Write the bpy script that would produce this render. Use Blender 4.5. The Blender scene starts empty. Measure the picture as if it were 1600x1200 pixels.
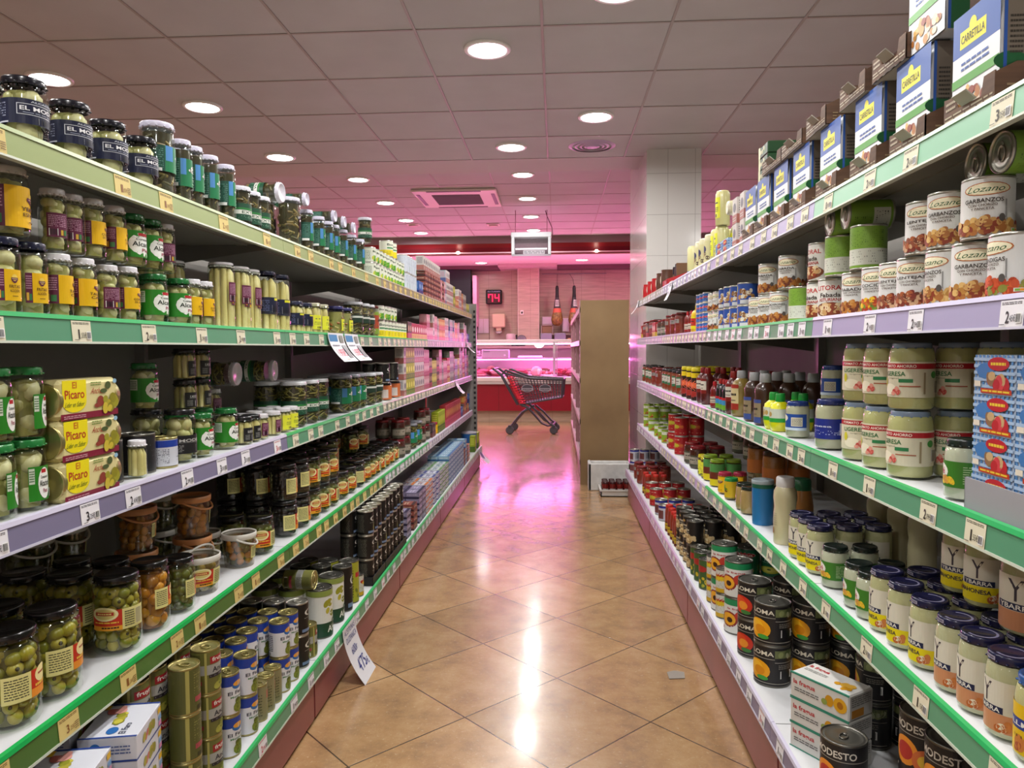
import bpy, math, random
from math import pi, sin, cos, radians, atan2, hypot, sqrt
from mathutils import Vector, Matrix, Euler
S = bpy.context.scene
COL = S.collection

# ---------------------------------------------------------------- camera, world, exposure
cam_d = bpy.data.cameras.new('camera')
cam_d.sensor_fit = 'HORIZONTAL'; cam_d.sensor_width = 36.0
cam_d.lens = 36.0 * 1150 / 1600
cam_d.clip_start = 0.05
cam = bpy.data.objects.new('camera', cam_d)
COL.objects.link(cam)
cam.location = (0, 0, 1.16)
cam.rotation_euler = (Matrix.Rotation(0.0600, 3, 'Z') @ Matrix.Rotation(pi/2 - 0.0484, 3, 'X') @ Matrix.Rotation(-0.0053, 3, 'Z')).to_euler()
S.camera = cam
S.view_settings.view_transform = 'Standard'
S.view_settings.look = 'None'
S.view_settings.exposure = EXPOSURE = 0.62
S.view_settings.gamma = 1.0
S.view_settings.use_curve_mapping = False
W = bpy.data.worlds.new('store_air'); S.world = W
W.use_nodes = True
W.node_tree.nodes['Background'].inputs[0].default_value = (0.9, 0.88, 0.95, 1)
W.node_tree.nodes['Background'].inputs[1].default_value = 0.05

# downlights of the shop: (x, y, ceiling height); unseen ones overhead, aside and behind the camera are added to light near shelves
LAMPS = [(-.34, 3.75, 2.66), (-.33, 5.55, 2.66), (.26, 4.87, 2.66), (.26, 3.18, 2.66), (.26, 1.45, 2.66), (-.34, 1.9, 2.66),
         (-2.78, 3.97, 2.66), (-2.17, 4.49, 2.66), (-2.14, 5.69, 2.66), (-2.2, 2.4, 2.66), (-1.75, .9, 2.66), (-.3, .1, 2.66),
         (1.9, 1.3, 2.66), (2.1, 3.2, 2.66), (2.1, 5.0, 2.66), (.3, -1.2, 2.66), (-1.9, -.8, 2.66),
         (-.33, 7.5, 2.91), (-.33, 8.68, 2.91), (-.33, 9.87, 2.91), (-.33, 11.0, 2.91),
         (-2.03, 7.57, 2.91), (-2.03, 8.79, 2.91), (-2.03, 10.0, 2.91), (-2.03, 11.1, 2.91),
         (2.2, 7.6, 2.91), (2.2, 9.8, 2.91), (-4.2, 8.7, 2.91)]
DELI_LAMPS = [(-1.27, 12.55, 2.62), (.43, 12.3, 2.62), (-3.0, 12.4, 2.62), (2.1, 12.4, 2.62)]
LAMP_W = 9.0
PINK = (1.0, .16, .62)

def lin(c):
    c = c.lstrip('#')
    out = []
    for i in (0, 2, 4):
        v = int(c[i:i+2], 16) / 255
        out.append(v / 12.92 if v <= .04045 else ((v + .055) / 1.055) ** 2.4)
    return (*out, 1)

_M = {}
def mat(col, rough=.45, metal=0.0, emit=0, spec=.5, name=None, coat=0):
    key = (col, rough, metal, emit, spec, coat)
    if key in _M: return _M[key]
    m = bpy.data.materials.new(name or 'paint_' + col.strip('#')); m.use_nodes = True
    b = m.node_tree.nodes['Principled BSDF']
    b.inputs['Base Color'].default_value = lin(col)
    b.inputs['Roughness'].default_value = rough
    b.inputs['Metallic'].default_value = metal
    b.inputs['Specular IOR Level'].default_value = spec
    b.inputs['Coat Weight'].default_value = coat
    if emit:
        b.inputs['Emission Color'].default_value = lin(col); b.inputs['Emission Strength'].default_value = emit
    _M[key] = m
    return m

def nodes(m): return m.node_tree.nodes, m.node_tree.links

def noisy(name, c1, c2, scale=8, rough=.5, metal=0, bump=0, detail=4, stretch=(1, 1, 1), c3=None, spec=.5, coords='Object', contrast=(.35, .65), rough2=None):
    if name in _M: return _M[name]
    m = bpy.data.materials.new(name); m.use_nodes = True
    N, L = nodes(m); b = N['Principled BSDF']
    tc = N.new('ShaderNodeTexCoord'); mp = N.new('ShaderNodeMapping'); mp.inputs['Scale'].default_value = stretch
    nz = N.new('ShaderNodeTexNoise'); nz.inputs['Scale'].default_value = scale; nz.inputs['Detail'].default_value = detail
    cr = N.new('ShaderNodeValToRGB')
    cr.color_ramp.elements[0].position, cr.color_ramp.elements[1].position = contrast
    cr.color_ramp.elements[0].color = lin(c1); cr.color_ramp.elements[1].color = lin(c2)
    if c3:
        e = cr.color_ramp.elements.new((contrast[0]+contrast[1])/2); e.color = lin(c3)
    L.new(tc.outputs[coords], mp.inputs[0]); L.new(mp.outputs[0], nz.inputs[0]); L.new(nz.outputs[0], cr.inputs[0]); L.new(cr.outputs[0], b.inputs['Base Color'])
    b.inputs['Roughness'].default_value = rough; b.inputs['Metallic'].default_value = metal
    b.inputs['Specular IOR Level'].default_value = spec
    if rough2 is not None:
        mr = N.new('ShaderNodeMapRange'); mr.inputs[3].default_value = rough; mr.inputs[4].default_value = rough2
        L.new(nz.outputs[0], mr.inputs[0]); L.new(mr.outputs[0], b.inputs['Roughness'])
    if bump:
        bp = N.new('ShaderNodeBump'); bp.inputs['Strength'].default_value = bump; bp.inputs['Distance'].default_value = .01
        L.new(nz.outputs[0], bp.inputs['Height']); L.new(bp.outputs[0], b.inputs['Normal'])
    _M[name] = m
    return m

def glass(name, tint='#ffffff', refl=1.0, rough=.02, f0=.06):
    """thin-walled clear material: what is behind shows through, with fresnel reflections"""
    if name in _M: return _M[name]
    m = bpy.data.materials.new(name); m.use_nodes = True
    N, L = nodes(m); N.remove(N['Principled BSDF'])
    out = N['Material Output']
    t = N.new('ShaderNodeBsdfTransparent'); t.inputs[0].default_value = lin(tint)
    g = N.new('ShaderNodeBsdfGlossy'); g.inputs['Roughness'].default_value = rough
    fr = N.new('ShaderNodeFresnel'); fr.inputs[0].default_value = 1.5
    ml = N.new('ShaderNodeMath'); ml.operation = 'MULTIPLY_ADD'; ml.inputs[1].default_value = refl; ml.inputs[2].default_value = f0 - .04
    ml.use_clamp = True
    mx = N.new('ShaderNodeMixShader')
    ge = N.new('ShaderNodeNewGeometry'); sb = N.new('ShaderNodeMath'); sb.operation = 'SUBTRACT'; sb.inputs[0].default_value = 1; m2 = N.new('ShaderNodeMath'); m2.operation = 'MULTIPLY'
    L.new(ge.outputs['Backfacing'], sb.inputs[1]); L.new(sb.outputs[0], m2.inputs[1]); L.new(ml.outputs[0], m2.inputs[0])
    L.new(fr.outputs[0], ml.inputs[0]); L.new(m2.outputs[0], mx.inputs[0]); L.new(t.outputs[0], mx.inputs[1]); L.new(g.outputs[0], mx.inputs[2]); L.new(mx.outputs[0], out.inputs[0])
    _M[name] = m
    return m

class G:
    """mesh collector"""
    def __init__(s): s.v = []; s.f = []; s.m = []; s.sm = []; s.mats = []; s.X = None
    def mi(s, m):
        if m not in s.mats: s.mats.append(m)
        return s.mats.index(m)
    def add(s, vs, fs, m, smooth=False):
        k = len(s.v); i = s.mi(m)
        if s.X is not None: vs = [tuple(s.X @ Vector(p)) for p in vs]
        s.v.extend(vs); s.f.extend([tuple(a + k for a in f) for f in fs]); s.m.extend([i]*len(fs)); s.sm.extend([smooth]*len(fs))
    def box(s, x0, x1, y0, y1, z0, z1, m, bev=0):
        if bev:
            b = min(bev, (x1-x0)*.45, (y1-y0)*.45, (z1-z0)*.45)
            # chamfered box
            vs = []; idx = {}
            for sx in (0, 1):
                for sy in (0, 1):
                    for sz in (0, 1):
                        X = (x0, x1)[sx]; Y = (y0, y1)[sy]; Z = (z0, z1)[sz]
                        dx = b*(1-2*sx); dy = b*(1-2*sy); dz = b*(1-2*sz)
                        for ax, p in enumerate(((X, Y+dy, Z+dz), (X+dx, Y, Z+dz), (X+dx, Y+dy, Z))):
                            idx[(sx, sy, sz, ax)] = len(vs); vs.append(p)
            I = lambda *a: idx[a]
            fs = []
            for q in (0, 1):
                fs.append((I(q,0,0,0), I(q,1,0,0), I(q,1,1,0), I(q,0,1,0)))
                fs.append((I(0,q,0,1), I(1,q,0,1), I(1,q,1,1), I(0,q,1,1)))
                fs.append((I(0,0,q,2), I(1,0,q,2), I(1,1,q,2), I(0,1,q,2)))
            for a in (0, 1):
                for c in (0, 1):
                    fs.append((I(a,c,0,0), I(a,c,1,0), I(a,c,1,1), I(a,c,0,1)))
                    fs.append((I(a,0,c,0), I(a,1,c,0), I(a,1,c,2), I(a,0,c,2)))
                    fs.append((I(0,a,c,1), I(1,a,c,1), I(1,a,c,2), I(0,a,c,2)))
                    for d in (0, 1): fs.append((I(a,c,d,0), I(a,c,d,1), I(a,c,d,2)))
            # dedupe corner triples (each made once per a,c,d)
            s.add(vs, fs, m); return
        vs = [(x0,y0,z0),(x1,y0,z0),(x1,y1,z0),(x0,y1,z0),(x0,y0,z1),(x1,y0,z1),(x1,y1,z1),(x0,y1,z1)]
        s.add(vs, [(0,3,2,1),(4,5,6,7),(0,1,5,4),(1,2,6,5),(2,3,7,6),(3,0,4,7)], m)
    def lathe(s, prof, m, n=28, cap0=True, cap1=True, c=(0, 0), smooth=True, sq=0):
        """prof: (r, z) pairs bottom to top; sq>0 squares the section off"""
        vs = []
        for r, z in prof:
            for i in range(n):
                a = 2*pi*i/n
                k = 1.0
                if sq: k = 1/((abs(cos(a))**sq + abs(sin(a))**sq) ** (1/sq))
                vs.append((c[0] + r*k*cos(a), c[1] + r*k*sin(a), z))
        fs = []
        for j in range(len(prof)-1):
            for i in range(n):
                i2 = (i+1) % n
                fs.append((j*n+i, j*n+i2, (j+1)*n+i2, (j+1)*n+i))
        s.add(vs, fs, m, smooth)
        if cap0: s.add(vs[:n][::-1], [tuple(range(n))], m)
        if cap1: s.add(vs[-n:], [tuple(range(n))], m)
    def ball(s, c, r, m, n=8, k=5, R=None, smooth=True):
        """ellipsoid; r is radius or (rx,ry,rz)"""
        if not hasattr(r, '__len__'): r = (r, r, r)
        vs = []; 
        for j in range(1, k):
            t = pi*j/k
            for i in range(n):
                a = 2*pi*i/n
                vs.append(Vector((r[0]*sin(t)*cos(a), r[1]*sin(t)*sin(a), -r[2]*cos(t))))
        vs.append(Vector((0, 0, -r[2]))); vs.append(Vector((0, 0, r[2])))
        if R is not None: vs = [R @ p for p in vs]
        C = Vector(c); vs = [tuple(p + C) for p in vs]
        fs = []; b = (k-1)*n
        for i in range(n):
            i2 = (i+1) % n
            fs.append((b, i2, i)); fs.append((b+1, (k-2)*n+i, (k-2)*n+i2))
            for j in range(k-2): fs.append((j*n+i, j*n+i2, (j+1)*n+i2, (j+1)*n+i))
        s.add(vs, fs, m, smooth)
    def tube(s, pts, r, m, n=8, caps=True, smooth=True, flat=1.0, closed=False):
        """sweep along points; r number or list"""
        P = [Vector(p) for p in pts]; K = len(P)
        rs = r if hasattr(r, '__len__') else [r]*K
        vs = []; up = Vector((0, 0, 1)); prev = None
        for i, p in enumerate(P):
            a = P[(i+1) % K] if (closed or i < K-1) else p; b = P[i-1] if (closed or i > 0) else p
            d = (a - b).normalized()
            if prev is None:
                u = d.cross(up)
                if u.length < 1e-3: u = d.cross(Vector((0, 1, 0)))
            else: u = prev - d*prev.dot(d)
            u.normalize(); prev = u; w = d.cross(u)
            for j in range(n):
                t = 2*pi*j/n
                vs.append(tuple(p + u*(rs[i]*cos(t)) + w*(rs[i]*flat*sin(t))))
        fs = []
        for i in range(K if closed else K-1):
            k2 = (i+1) % K
            for j in range(n): fs.append((i*n+j, i*n+(j+1) % n, k2*n+(j+1) % n, k2*n+j))
        s.add(vs, fs, m, smooth)
        if caps and not closed:
            s.add(vs[:n][::-1], [tuple(range(n))], m); s.add(vs[-n:], [tuple(range(n))], m)
    def prism(s, poly, d0, d1, m, axis='x'):
        """extrude polygon; poly in the two other axes (y,z)/(x,z)/(x,y)"""
        def P(a, b, d): return {'x': (d, a, b), 'y': (a, d, b), 'z': (a, b, d)}[axis]
        n = len(poly); vs = [P(a, b, d0) for a, b in poly] + [P(a, b, d1) for a, b in poly]
        s.add(vs, [tuple(range(n))[::-1], tuple(range(n, 2*n))] + [(i, (i+1) % n, n+(i+1) % n, n+i) for i in range(n)], m)
    def mesh(s, name):
        me = bpy.data.meshes.new(name); me.from_pydata(s.v, [], s.f)
        for m in s.mats: me.materials.append(m)
        me.polygons.foreach_set('material_index', s.m); me.polygons.foreach_set('use_smooth', s.sm)
        me.update(); return me
    def obj(s, name, parent=None, loc=None):
        o = bpy.data.objects.new(name, s.mesh(name)); COL.objects.link(o)
        if parent is not None: o.parent = parent
        if loc: o.location = loc
        return o

def empty(name, loc=(0, 0, 0), rz=0):
    o = bpy.data.objects.new(name, None); COL.objects.link(o); o.location = loc; o.rotation_euler = (0, 0, rz)
    o.empty_display_size = .05
    return o
def tag(o, label, cat, group=None):
    o['label'] = label; o['category'] = cat
    if group: o['group'] = group
    return o
def struct(o, label=None):
    o['kind'] = 'structure'
    if label: o['label'] = label
    return o

# ---------------------------------------------------------------- lettering and printed graphics
_TX = {}
def glyphs(txt, bold=True):
    k = (txt, bold)
    if k in _TX: return _TX[k]
    cu = bpy.data.curves.new('lettering', 'FONT'); cu.body = txt; cu.resolution_u = 3
    if bold: cu.offset = .018
    ob = bpy.data.objects.new('lettering', cu); COL.objects.link(ob)
    dg = bpy.context.evaluated_depsgraph_get()
    me = bpy.data.meshes.new_from_object(ob.evaluated_get(dg))
    import bmesh
    bm = bmesh.new(); bm.from_mesh(me)
    xs = [v.co.x for v in bm.verts]; a, b = min(xs), max(xs); step = .3
    for i in range(1, int((b-a)/step)+1):      # cut so that the letters can follow a curved surface
        bmesh.ops.bisect_plane(bm, geom=bm.verts[:]+bm.edges[:]+bm.faces[:], plane_co=(a+i*step, 0, 0), plane_no=(1, 0, 0))
    bmesh.ops.remove_doubles(bm, verts=bm.verts[:], dist=1e-5)
    bm.to_mesh(me); bm.free()
    vs = [(v.co.x, v.co.y) for v in me.vertices]; fs = [tuple(p.vertices) for p in me.polygons]
    bpy.data.objects.remove(ob); bpy.data.curves.remove(cu); bpy.data.meshes.remove(me)
    x0 = min(v[0] for v in vs); x1 = max(v[0] for v in vs); y0 = min(v[1] for v in vs); y1 = max(v[1] for v in vs)
    vs = [((x-x0)/(x1-x0)-.5, (y-y0)/(y1-y0)-.5) for x, y in vs]
    _TX[k] = (vs, fs)
    return _TX[k]

def draw(g, items, wrap, W, H, du=None, gap=.00012, lvl0=1, rough=.4):
    """items in a unit square (u 0..1 left to right, v 0..1 bottom to top) laid by wrap(u_m, v_m, lift)"""
    lvl = lvl0
    for it in items:
        k = it[0]; lift = gap*lvl; lvl += 1
        if k == 'T' and not it[1]: continue
        if k == 'R':                                   # rectangle u0,u1,v0,v1,colour
            _, u0, u1, v0, v1, c = it
            n = 1 if not du else max(1, int(abs(u1-u0)*W/du+.999))
            vs = []; 
            for i in range(n+1):
                u = (u0 + (u1-u0)*i/n)*W
                vs += [wrap(u, v0*H, lift), wrap(u, v1*H, lift)]
            g.add(vs, [(2*i, 2*i+2, 2*i+3, 2*i+1) for i in range(n)], mat(c, rough))
        elif k == 'E':                                 # ellipse cu,cv,ru,rv,colour
            _, cu, cv, ru, rv, c = it
            n = 18; rings = 1 if not du else max(1, int(ru*W/du+.999))
            vs = [wrap(cu*W, cv*H, lift)]
            for q in range(1, rings+1):
                for i in range(n):
                    a = 2*pi*i/n; vs.append(wrap((cu+ru*q/rings*cos(a))*W, (cv+rv*q/rings*sin(a))*H, lift))
            fs = [(0, 1+i, 1+(i+1) % n) for i in range(n)]
            for q in range(rings-1):
                fs += [(1+q*n+i, 1+(q+1)*n+i, 1+(q+1)*n+(i+1) % n, 1+q*n+(i+1) % n) for i in range(n)]
            g.add(vs, fs, mat(c, rough))
        elif k == 'T':                                 # text, centre u,v, width, height, colour
            _, t, cu, cv, w, h, c = it[:7]
            vs, fs = glyphs(t, len(it) < 8)
            slant = it[8] if len(it) > 8 else 0
            g.add([wrap((cu + x*w + y*h*slant)*W, (cv + y*h)*H, lift) for x, y in vs], fs, mat(c, rough))
        elif k == 'B':                                 # barcode u0,u1,v0,v1
            _, u0, u1, v0, v1 = it
            rnd = random.Random(int(u0*1000)+7)
            vs = []; fs = []
            for u, v in ((u0, v0), (u1, v0), (u1, v1), (u0, v1)): vs.append(wrap(u*W, v*H, lift))
            g.add(vs, [(0, 1, 2, 3)], mat('#f2f2f0', rough))
            vs = []; x = u0 + (u1-u0)*.08
            while x < u1 - (u1-u0)*.1:
                w = (u1-u0)*rnd.choice((.02, .03, .05)); b = len(vs)
                vs += [wrap(x*W, (v0+(v1-v0)*.1)*H, lift+gap), wrap((x+w)*W, (v0+(v1-v0)*.1)*H, lift+gap), wrap((x+w)*W, (v1-(v1-v0)*.1)*H, lift+gap), wrap(x*W, (v1-(v1-v0)*.1)*H, lift+gap)]
                fs.append((b, b+1, b+2, b+3)); x += w + (u1-u0)*rnd.choice((.02, .035, .05))
            g.add(vs, fs, mat('#1c1c20', rough)); lvl += 1
        elif k == 'L':                                 # lines of print u0,u1,v0,v1,n,colour
            _, u0, u1, v0, v1, n, c = it
            rnd = random.Random(n*31+int(u0*97)); vs = []; fs = []
            for i in range(n):
                y = v1 - (v1-v0)*(i+.5)/n; hh = (v1-v0)/n*.22; x = u0
                while x < u1 - .01:
                    w = min(rnd.uniform(.04, .12)*(u1-u0)*2, u1-x); b = len(vs)
                    vs += [wrap(x*W, (y-hh)*H, lift), wrap((x+w)*W, (y-hh)*H, lift), wrap((x+w)*W, (y+hh)*H, lift), wrap(x*W, (y+hh)*H, lift)]
                    fs.append((b, b+1, b+2, b+3)); x += w + (u1-u0)*.03
            g.add(vs, fs, mat(c, rough))
        elif k == 'F':                                 # picture of food: cu,cv,ru,rv,[colours],n,size
            _, cu, cv, ru, rv, cs, n, sz = it
            rnd = random.Random(n*13+int(cu*100))
            for i in range(n):
                a = rnd.uniform(0, 2*pi); q = sqrt(rnd.random())
                s1 = sz*rnd.uniform(.7, 1.25); eu = cu + ru*q*cos(a); ev = min(max(cv + rv*q*sin(a), s1/H), 1-s1/H); s2 = s1*rnd.uniform(.6, 1); th = rnd.uniform(0, pi)
                l2 = lift + gap*.12*i
                vs = [wrap(eu*W, ev*H, l2)]
                for j in range(10):
                    b = 2*pi*j/10; x = s1*cos(b); y = s2*sin(b)
                    vs.append(wrap(eu*W + x*cos(th)-y*sin(th), ev*H + x*sin(th)+y*cos(th), l2))
                g.add(vs, [(0, 1+j, 1+(j+1) % 10) for j in range(10)], mat(cs[i % len(cs)], rough))
            lvl += int(n*.12)+1
    return g

def narrow(items, k):
    """squeeze a wrap-round design towards its middle so that the motif faces one way"""
    f = lambda u: .5 + (u-.5)*k
    out = []
    for it in items:
        it = list(it); c = it[0]
        if c in 'RBL':
            if not (it[2] <= .2 or it[1] >= .8 or it[2]-it[1] > .95): it[1], it[2] = f(it[1]), f(it[2])
        elif c == 'E': it[1] = f(it[1]); it[3] *= k
        elif c == 'F': it[1] = f(it[1]); it[3] *= k
        elif c == 'T': it[2] = f(it[2]); it[4] *= k
        out.append(tuple(it))
    return out
def wrap_cyl(R, a0, z0, W, lean=0):
    """label centred on angle a0 of a cylinder of radius R; u metres run to the reader's right"""
    def w(u, v, lift):
        a = a0 + (u - W/2)/R
        r = R + lift + lean*v
        return (r*cos(a), r*sin(a), z0 + v)
    return w
def wrap_plane(O, U, V, N):
    O, U, V, N = Vector(O), Vector(U), Vector(V), Vector(N)
    return lambda u, v, lift: tuple(O + U*u + V*v + N*lift)
# ---------------------------------------------------------------- materials of the place
def floor_mat():
    m = bpy.data.materials.new('beige_floor_tiles'); m.use_nodes = True
    N, L = nodes(m); b = N['Principled BSDF']
    tc = N.new('ShaderNodeTexCoord'); mp = N.new('ShaderNodeMapping'); mp.vector_type = 'POINT'
    # diagonal 0.41 m tiles with a joint crossing at (0, 2.54)
    mp.inputs['Rotation'].default_value = (0, 0, radians(45))
    mp.inputs['Location'].default_value = (2.541*sin(radians(45)), -2.541*cos(radians(45)), 0)
    L.new(tc.outputs['Object'], mp.inputs[0])
    br = N.new('ShaderNodeTexBrick'); br.offset = 0; br.squash = 1; br.inputs['Scale'].default_value = 1
    br.inputs['Mortar Size'].default_value = .0026; br.inputs['Mortar Smooth'].default_value = .2
    br.inputs['Brick Width'].default_value = .41; br.inputs['Row Height'].default_value = .41
    br.inputs['Color1'].default_value = (.0, 0, 0, 1); br.inputs['Color2'].default_value = (1, 1, 1, 1); br.inputs['Bias'].default_value = 0
    L.new(mp.outputs[0], br.inputs[0])
    n1 = N.new('ShaderNodeTexNoise'); n1.inputs['Scale'].default_value = 7; n1.inputs['Detail'].default_value = 8; n1.inputs['Roughness'].default_value = .72
    n2 = N.new('ShaderNodeTexNoise'); n2.inputs['Scale'].default_value = 75; n2.inputs['Detail'].default_value = 5; n2.inputs['Roughness'].default_value = .75
    L.new(tc.outputs['Object'], n1.inputs[0]); L.new(tc.outputs['Object'], n2.inputs[0])
    c1 = N.new('ShaderNodeValToRGB'); e = c1.color_ramp.elements
    e[0].position = .3; e[0].color = lin('#8a6d50'); e[1].position = .72; e[1].color = lin('#ba9a70')
    x = e.new(.5); x.color = lin('#a8845c')
    L.new(n1.outputs[0], c1.inputs[0])
    c2 = N.new('ShaderNodeValToRGB'); e = c2.color_ramp.elements
    e[0].position = .58; e[0].color = (0, 0, 0, 1); e[1].position = .72; e[1].color = (1, 1, 1, 1)
    L.new(n2.outputs[0], c2.inputs[0])
    mx = N.new('ShaderNodeMixRGB'); mx.inputs[2].default_value = lin('#d8c7a4')
    ml = N.new('ShaderNodeMath'); ml.operation = 'MULTIPLY'; ml.inputs[1].default_value = .55
    L.new(c2.outputs[0], ml.inputs[0]); L.new(ml.outputs[0], mx.inputs[0]); L.new(c1.outputs[0], mx.inputs[1])
    hs = N.new('ShaderNodeHueSaturation'); L.new(mx.outputs[0], hs.inputs['Color'])
    mr = N.new('ShaderNodeMapRange'); mr.inputs[3].default_value = .86; mr.inputs[4].default_value = 1.12
    L.new(br.outputs['Color'], mr.inputs[0]); L.new(mr.outputs[0], hs.inputs['Value'])
    g = N.new('ShaderNodeMixRGB'); g.inputs[2].default_value = lin('#4b3828')
    L.new(br.outputs['Fac'], g.inputs[0]); L.new(hs.outputs[0], g.inputs[1]); L.new(g.outputs[0], b.inputs['Base Color'])
    rr = N.new('ShaderNodeMapRange'); rr.inputs[3].default_value = .10; rr.inputs[4].default_value = .34
    L.new(n2.outputs[0], rr.inputs[0]); L.new(rr.outputs[0], b.inputs['Roughness'])
    bp = N.new('ShaderNodeBump'); bp.inputs['Strength'].default_value = .25; bp.inputs['Distance'].default_value = .002
    sb = N.new('ShaderNodeMath'); sb.operation = 'SUBTRACT'; L.new(n2.outputs[0], sb.inputs[0]); L.new(br.outputs['Fac'], sb.inputs[1])
    L.new(sb.outputs[0], bp.inputs['Height']); L.new(bp.outputs[0], b.inputs['Normal'])
    b.inputs['Specular IOR Level'].default_value = .6; b.inputs['Coat Weight'].default_value = .5; b.inputs['Coat Roughness'].default_value = .12
    return m
FLOOR = floor_mat()
CEIL = noisy('ceiling_panels', '#b2b0b1', '#b8b6b7', 3, .8)
CEILP = mat('#b5b0ac', .7)
GRID = mat('#9d938f', .5)
WALLW = noisy('white_wall_paint', '#c9c6c0', '#d2cfca', 2, .7)

def tile_mat(name, c, grout, w, h, rough=.12, c2=None, streak=False):
    m = bpy.data.materials.new(name); m.use_nodes = True
    N, L = nodes(m); b = N['Principled BSDF']
    tc = N.new('ShaderNodeTexCoord'); br = N.new('ShaderNodeTexBrick'); br.offset = 0
    br.inputs['Scale'].default_value = 1; br.inputs['Brick Width'].default_value = w; br.inputs['Row Height'].default_value = h
    br.inputs['Mortar Size'].default_value = .002; br.inputs['Color1'].default_value = lin(c); br.inputs['Color2'].default_value = lin(c2 or c); br.inputs['Mortar'].default_value = lin(grout)
    # walls are vertical: use (x+y, z)
    sx = N.new('ShaderNodeSeparateXYZ'); ad = N.new('ShaderNodeMath'); cx = N.new('ShaderNodeCombineXYZ')
    L.new(tc.outputs['Object'], sx.inputs[0]); L.new(sx.outputs[0], ad.inputs[0]); L.new(sx.outputs[1], ad.inputs[1]); L.new(ad.outputs[0], cx.inputs[0]); L.new(sx.outputs[2], cx.inputs[1])
    L.new(cx.outputs[0], br.inputs[0])
    src = br.outputs['Color']
    if streak:
        mp = N.new('ShaderNodeMapping'); mp.inputs['Scale'].default_value = (3, 28, 1)
        nz = N.new('ShaderNodeTexNoise'); nz.inputs['Scale'].default_value = 1; nz.inputs['Detail'].default_value = 6
        L.new(cx.outputs[0], mp.inputs[0]); L.new(mp.outputs[0], nz.inputs[0])
        mr = N.new('ShaderNodeMapRange'); mr.inputs[1].default_value = .3; mr.inputs[2].default_value = .7; mr.inputs[3].default_value = .82; mr.inputs[4].default_value = 1.12
        hs = N.new('ShaderNodeHueSaturation'); L.new(nz.outputs[0], mr.inputs[0]); L.new(mr.outputs[0], hs.inputs['Value']); L.new(src, hs.inputs['Color']); src = hs.outputs[0]
    L.new(src, b.inputs['Base Color']); b.inputs['Roughness'].default_value = rough
    bp = N.new('ShaderNodeBump'); bp.inputs['Strength'].default_value = .4; bp.inputs['Distance'].default_value = .002; bp.invert = True
    L.new(br.outputs['Fac'], bp.inputs['Height']); L.new(bp.outputs[0], b.inputs['Normal'])
    return m
WTILE = tile_mat('white_glazed_tiles', '#cfcdc9', '#a7a4a0', .205, .31)
DTILE = tile_mat('travertine_wall_tiles', '#c0a494', '#957f6e', .42, .25, .3, '#c8ac9a', True)
KICKT = tile_mat('counter_plinth_tiles', '#b79c86', '#8a7463', .5, .3, .4, streak=True)

X0, X1, Y0, Y1 = -6.0, 5.0, -2.2, 13.4
g = G(); g.box(X0, X1, Y0, Y1, -.1, 0, FLOOR); struct(g.obj('floor'))
g = G(); g.box(X0-.1, X0, Y0, Y1, 0, 3, WALLW); struct(g.obj('wall_left'))
g = G(); g.box(X1, X1+.1, Y0, Y1, 0, 3, WALLW); struct(g.obj('wall_right'))
g = G(); g.box(X0, X1, Y0-.1, Y0, 0, 3, WALLW); struct(g.obj('wall_front'))
g = G(); g.box(X0, X1, Y1, Y1+.1, 0, 3, DTILE); struct(g.obj('wall_back'), 'pinkish travertine tiled wall behind the counter')
# front ceiling, flat strip, raised rear ceiling, deli ceiling
CA, CB, CD = 2.66, 2.91, 2.62
g = G(); g.box(X0, X1, Y0, 5.907, CA, CA+.04, CEIL); struct(g.obj('ceiling'))
g = G(); g.box(X0, X1, 5.907, 6.34, CA, 3.0, CEILP); struct(g.obj('ceiling'), 'plain strip of ceiling between the two tiled levels')
g = G(); g.box(X0, X1, 6.34, 11.56, CB, CB+.04, CEIL); struct(g.obj('ceiling'), 'raised tiled ceiling lit pink')
g = G()
t = .0065
for i in range(-6, 13):
    x = -2.4618 + .6*i
    if X0 < x < X1: g.box(x-t, x+t, Y0, 5.907, CA-.004, CA, GRID)
for j in range(-10, 5):
    y = 3.5066 + .6*j
    if y > Y0: g.box(X0, X1, y-t, y+t, CA-.0035, CA, GRID)
struct(g.obj('ceiling_grid'))
g = G()
for i in range(-6, 13):
    x = -2.4618 + .6*i
    if X0 < x < X1: g.box(x-t, x+t, 6.34, 11.56, CB-.004, CB, GRID)
for j in range(0, 9):
    y = 6.72 + .6*j
    if y < 11.5: g.box(X0, X1, y-t, y+t, CB-.0035, CB, GRID)
struct(g.obj('ceiling_grid'))
# dropped front of the deli: grey beam face, red cornice, pink ledge
g = G(); g.box(X0, X1, 11.56, 11.7, 2.80, 3.0, mat('#8b7f80', .6)); struct(g.obj('trim_1'), 'grey beam face above the red cornice')
RED = mat('#8d1522', .35); 
g = G(); g.prism([(11.58, 2.80), (11.80, 2.80), (11.80, 2.74), (11.62, 2.74)], X0, X1, RED)
g.prism([(11.62, 2.74), (11.80, 2.74), (11.80, 2.665), (11.66, 2.665)], X0, X1, mat('#7a1220', .4))
struct(g.obj('trim_2'), 'dark red cornice')
g = G(); g.box(X0, X1, 11.55, 11.85, 2.645, 2.665, mat('#e9c9d3', .4)); g.box(X0, X1, 11.56, 11.85, 2.632, 2.645, mat('#6d1020', .4)); struct(g.obj('trim_3'), 'pale ledge below the red cornice')
g = G(); g.box(X0, X1, 11.6, Y1, CD, CD+.02, mat('#dcc6cb', .6)); struct(g.obj('ceiling'), 'low ceiling over the counter')
g = G(); g.box(-1.0, .02, 12.75, Y1, CD-.05, CD, mat('#c9a9ad', .6)); struct(g.obj('trim_4'))
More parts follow.
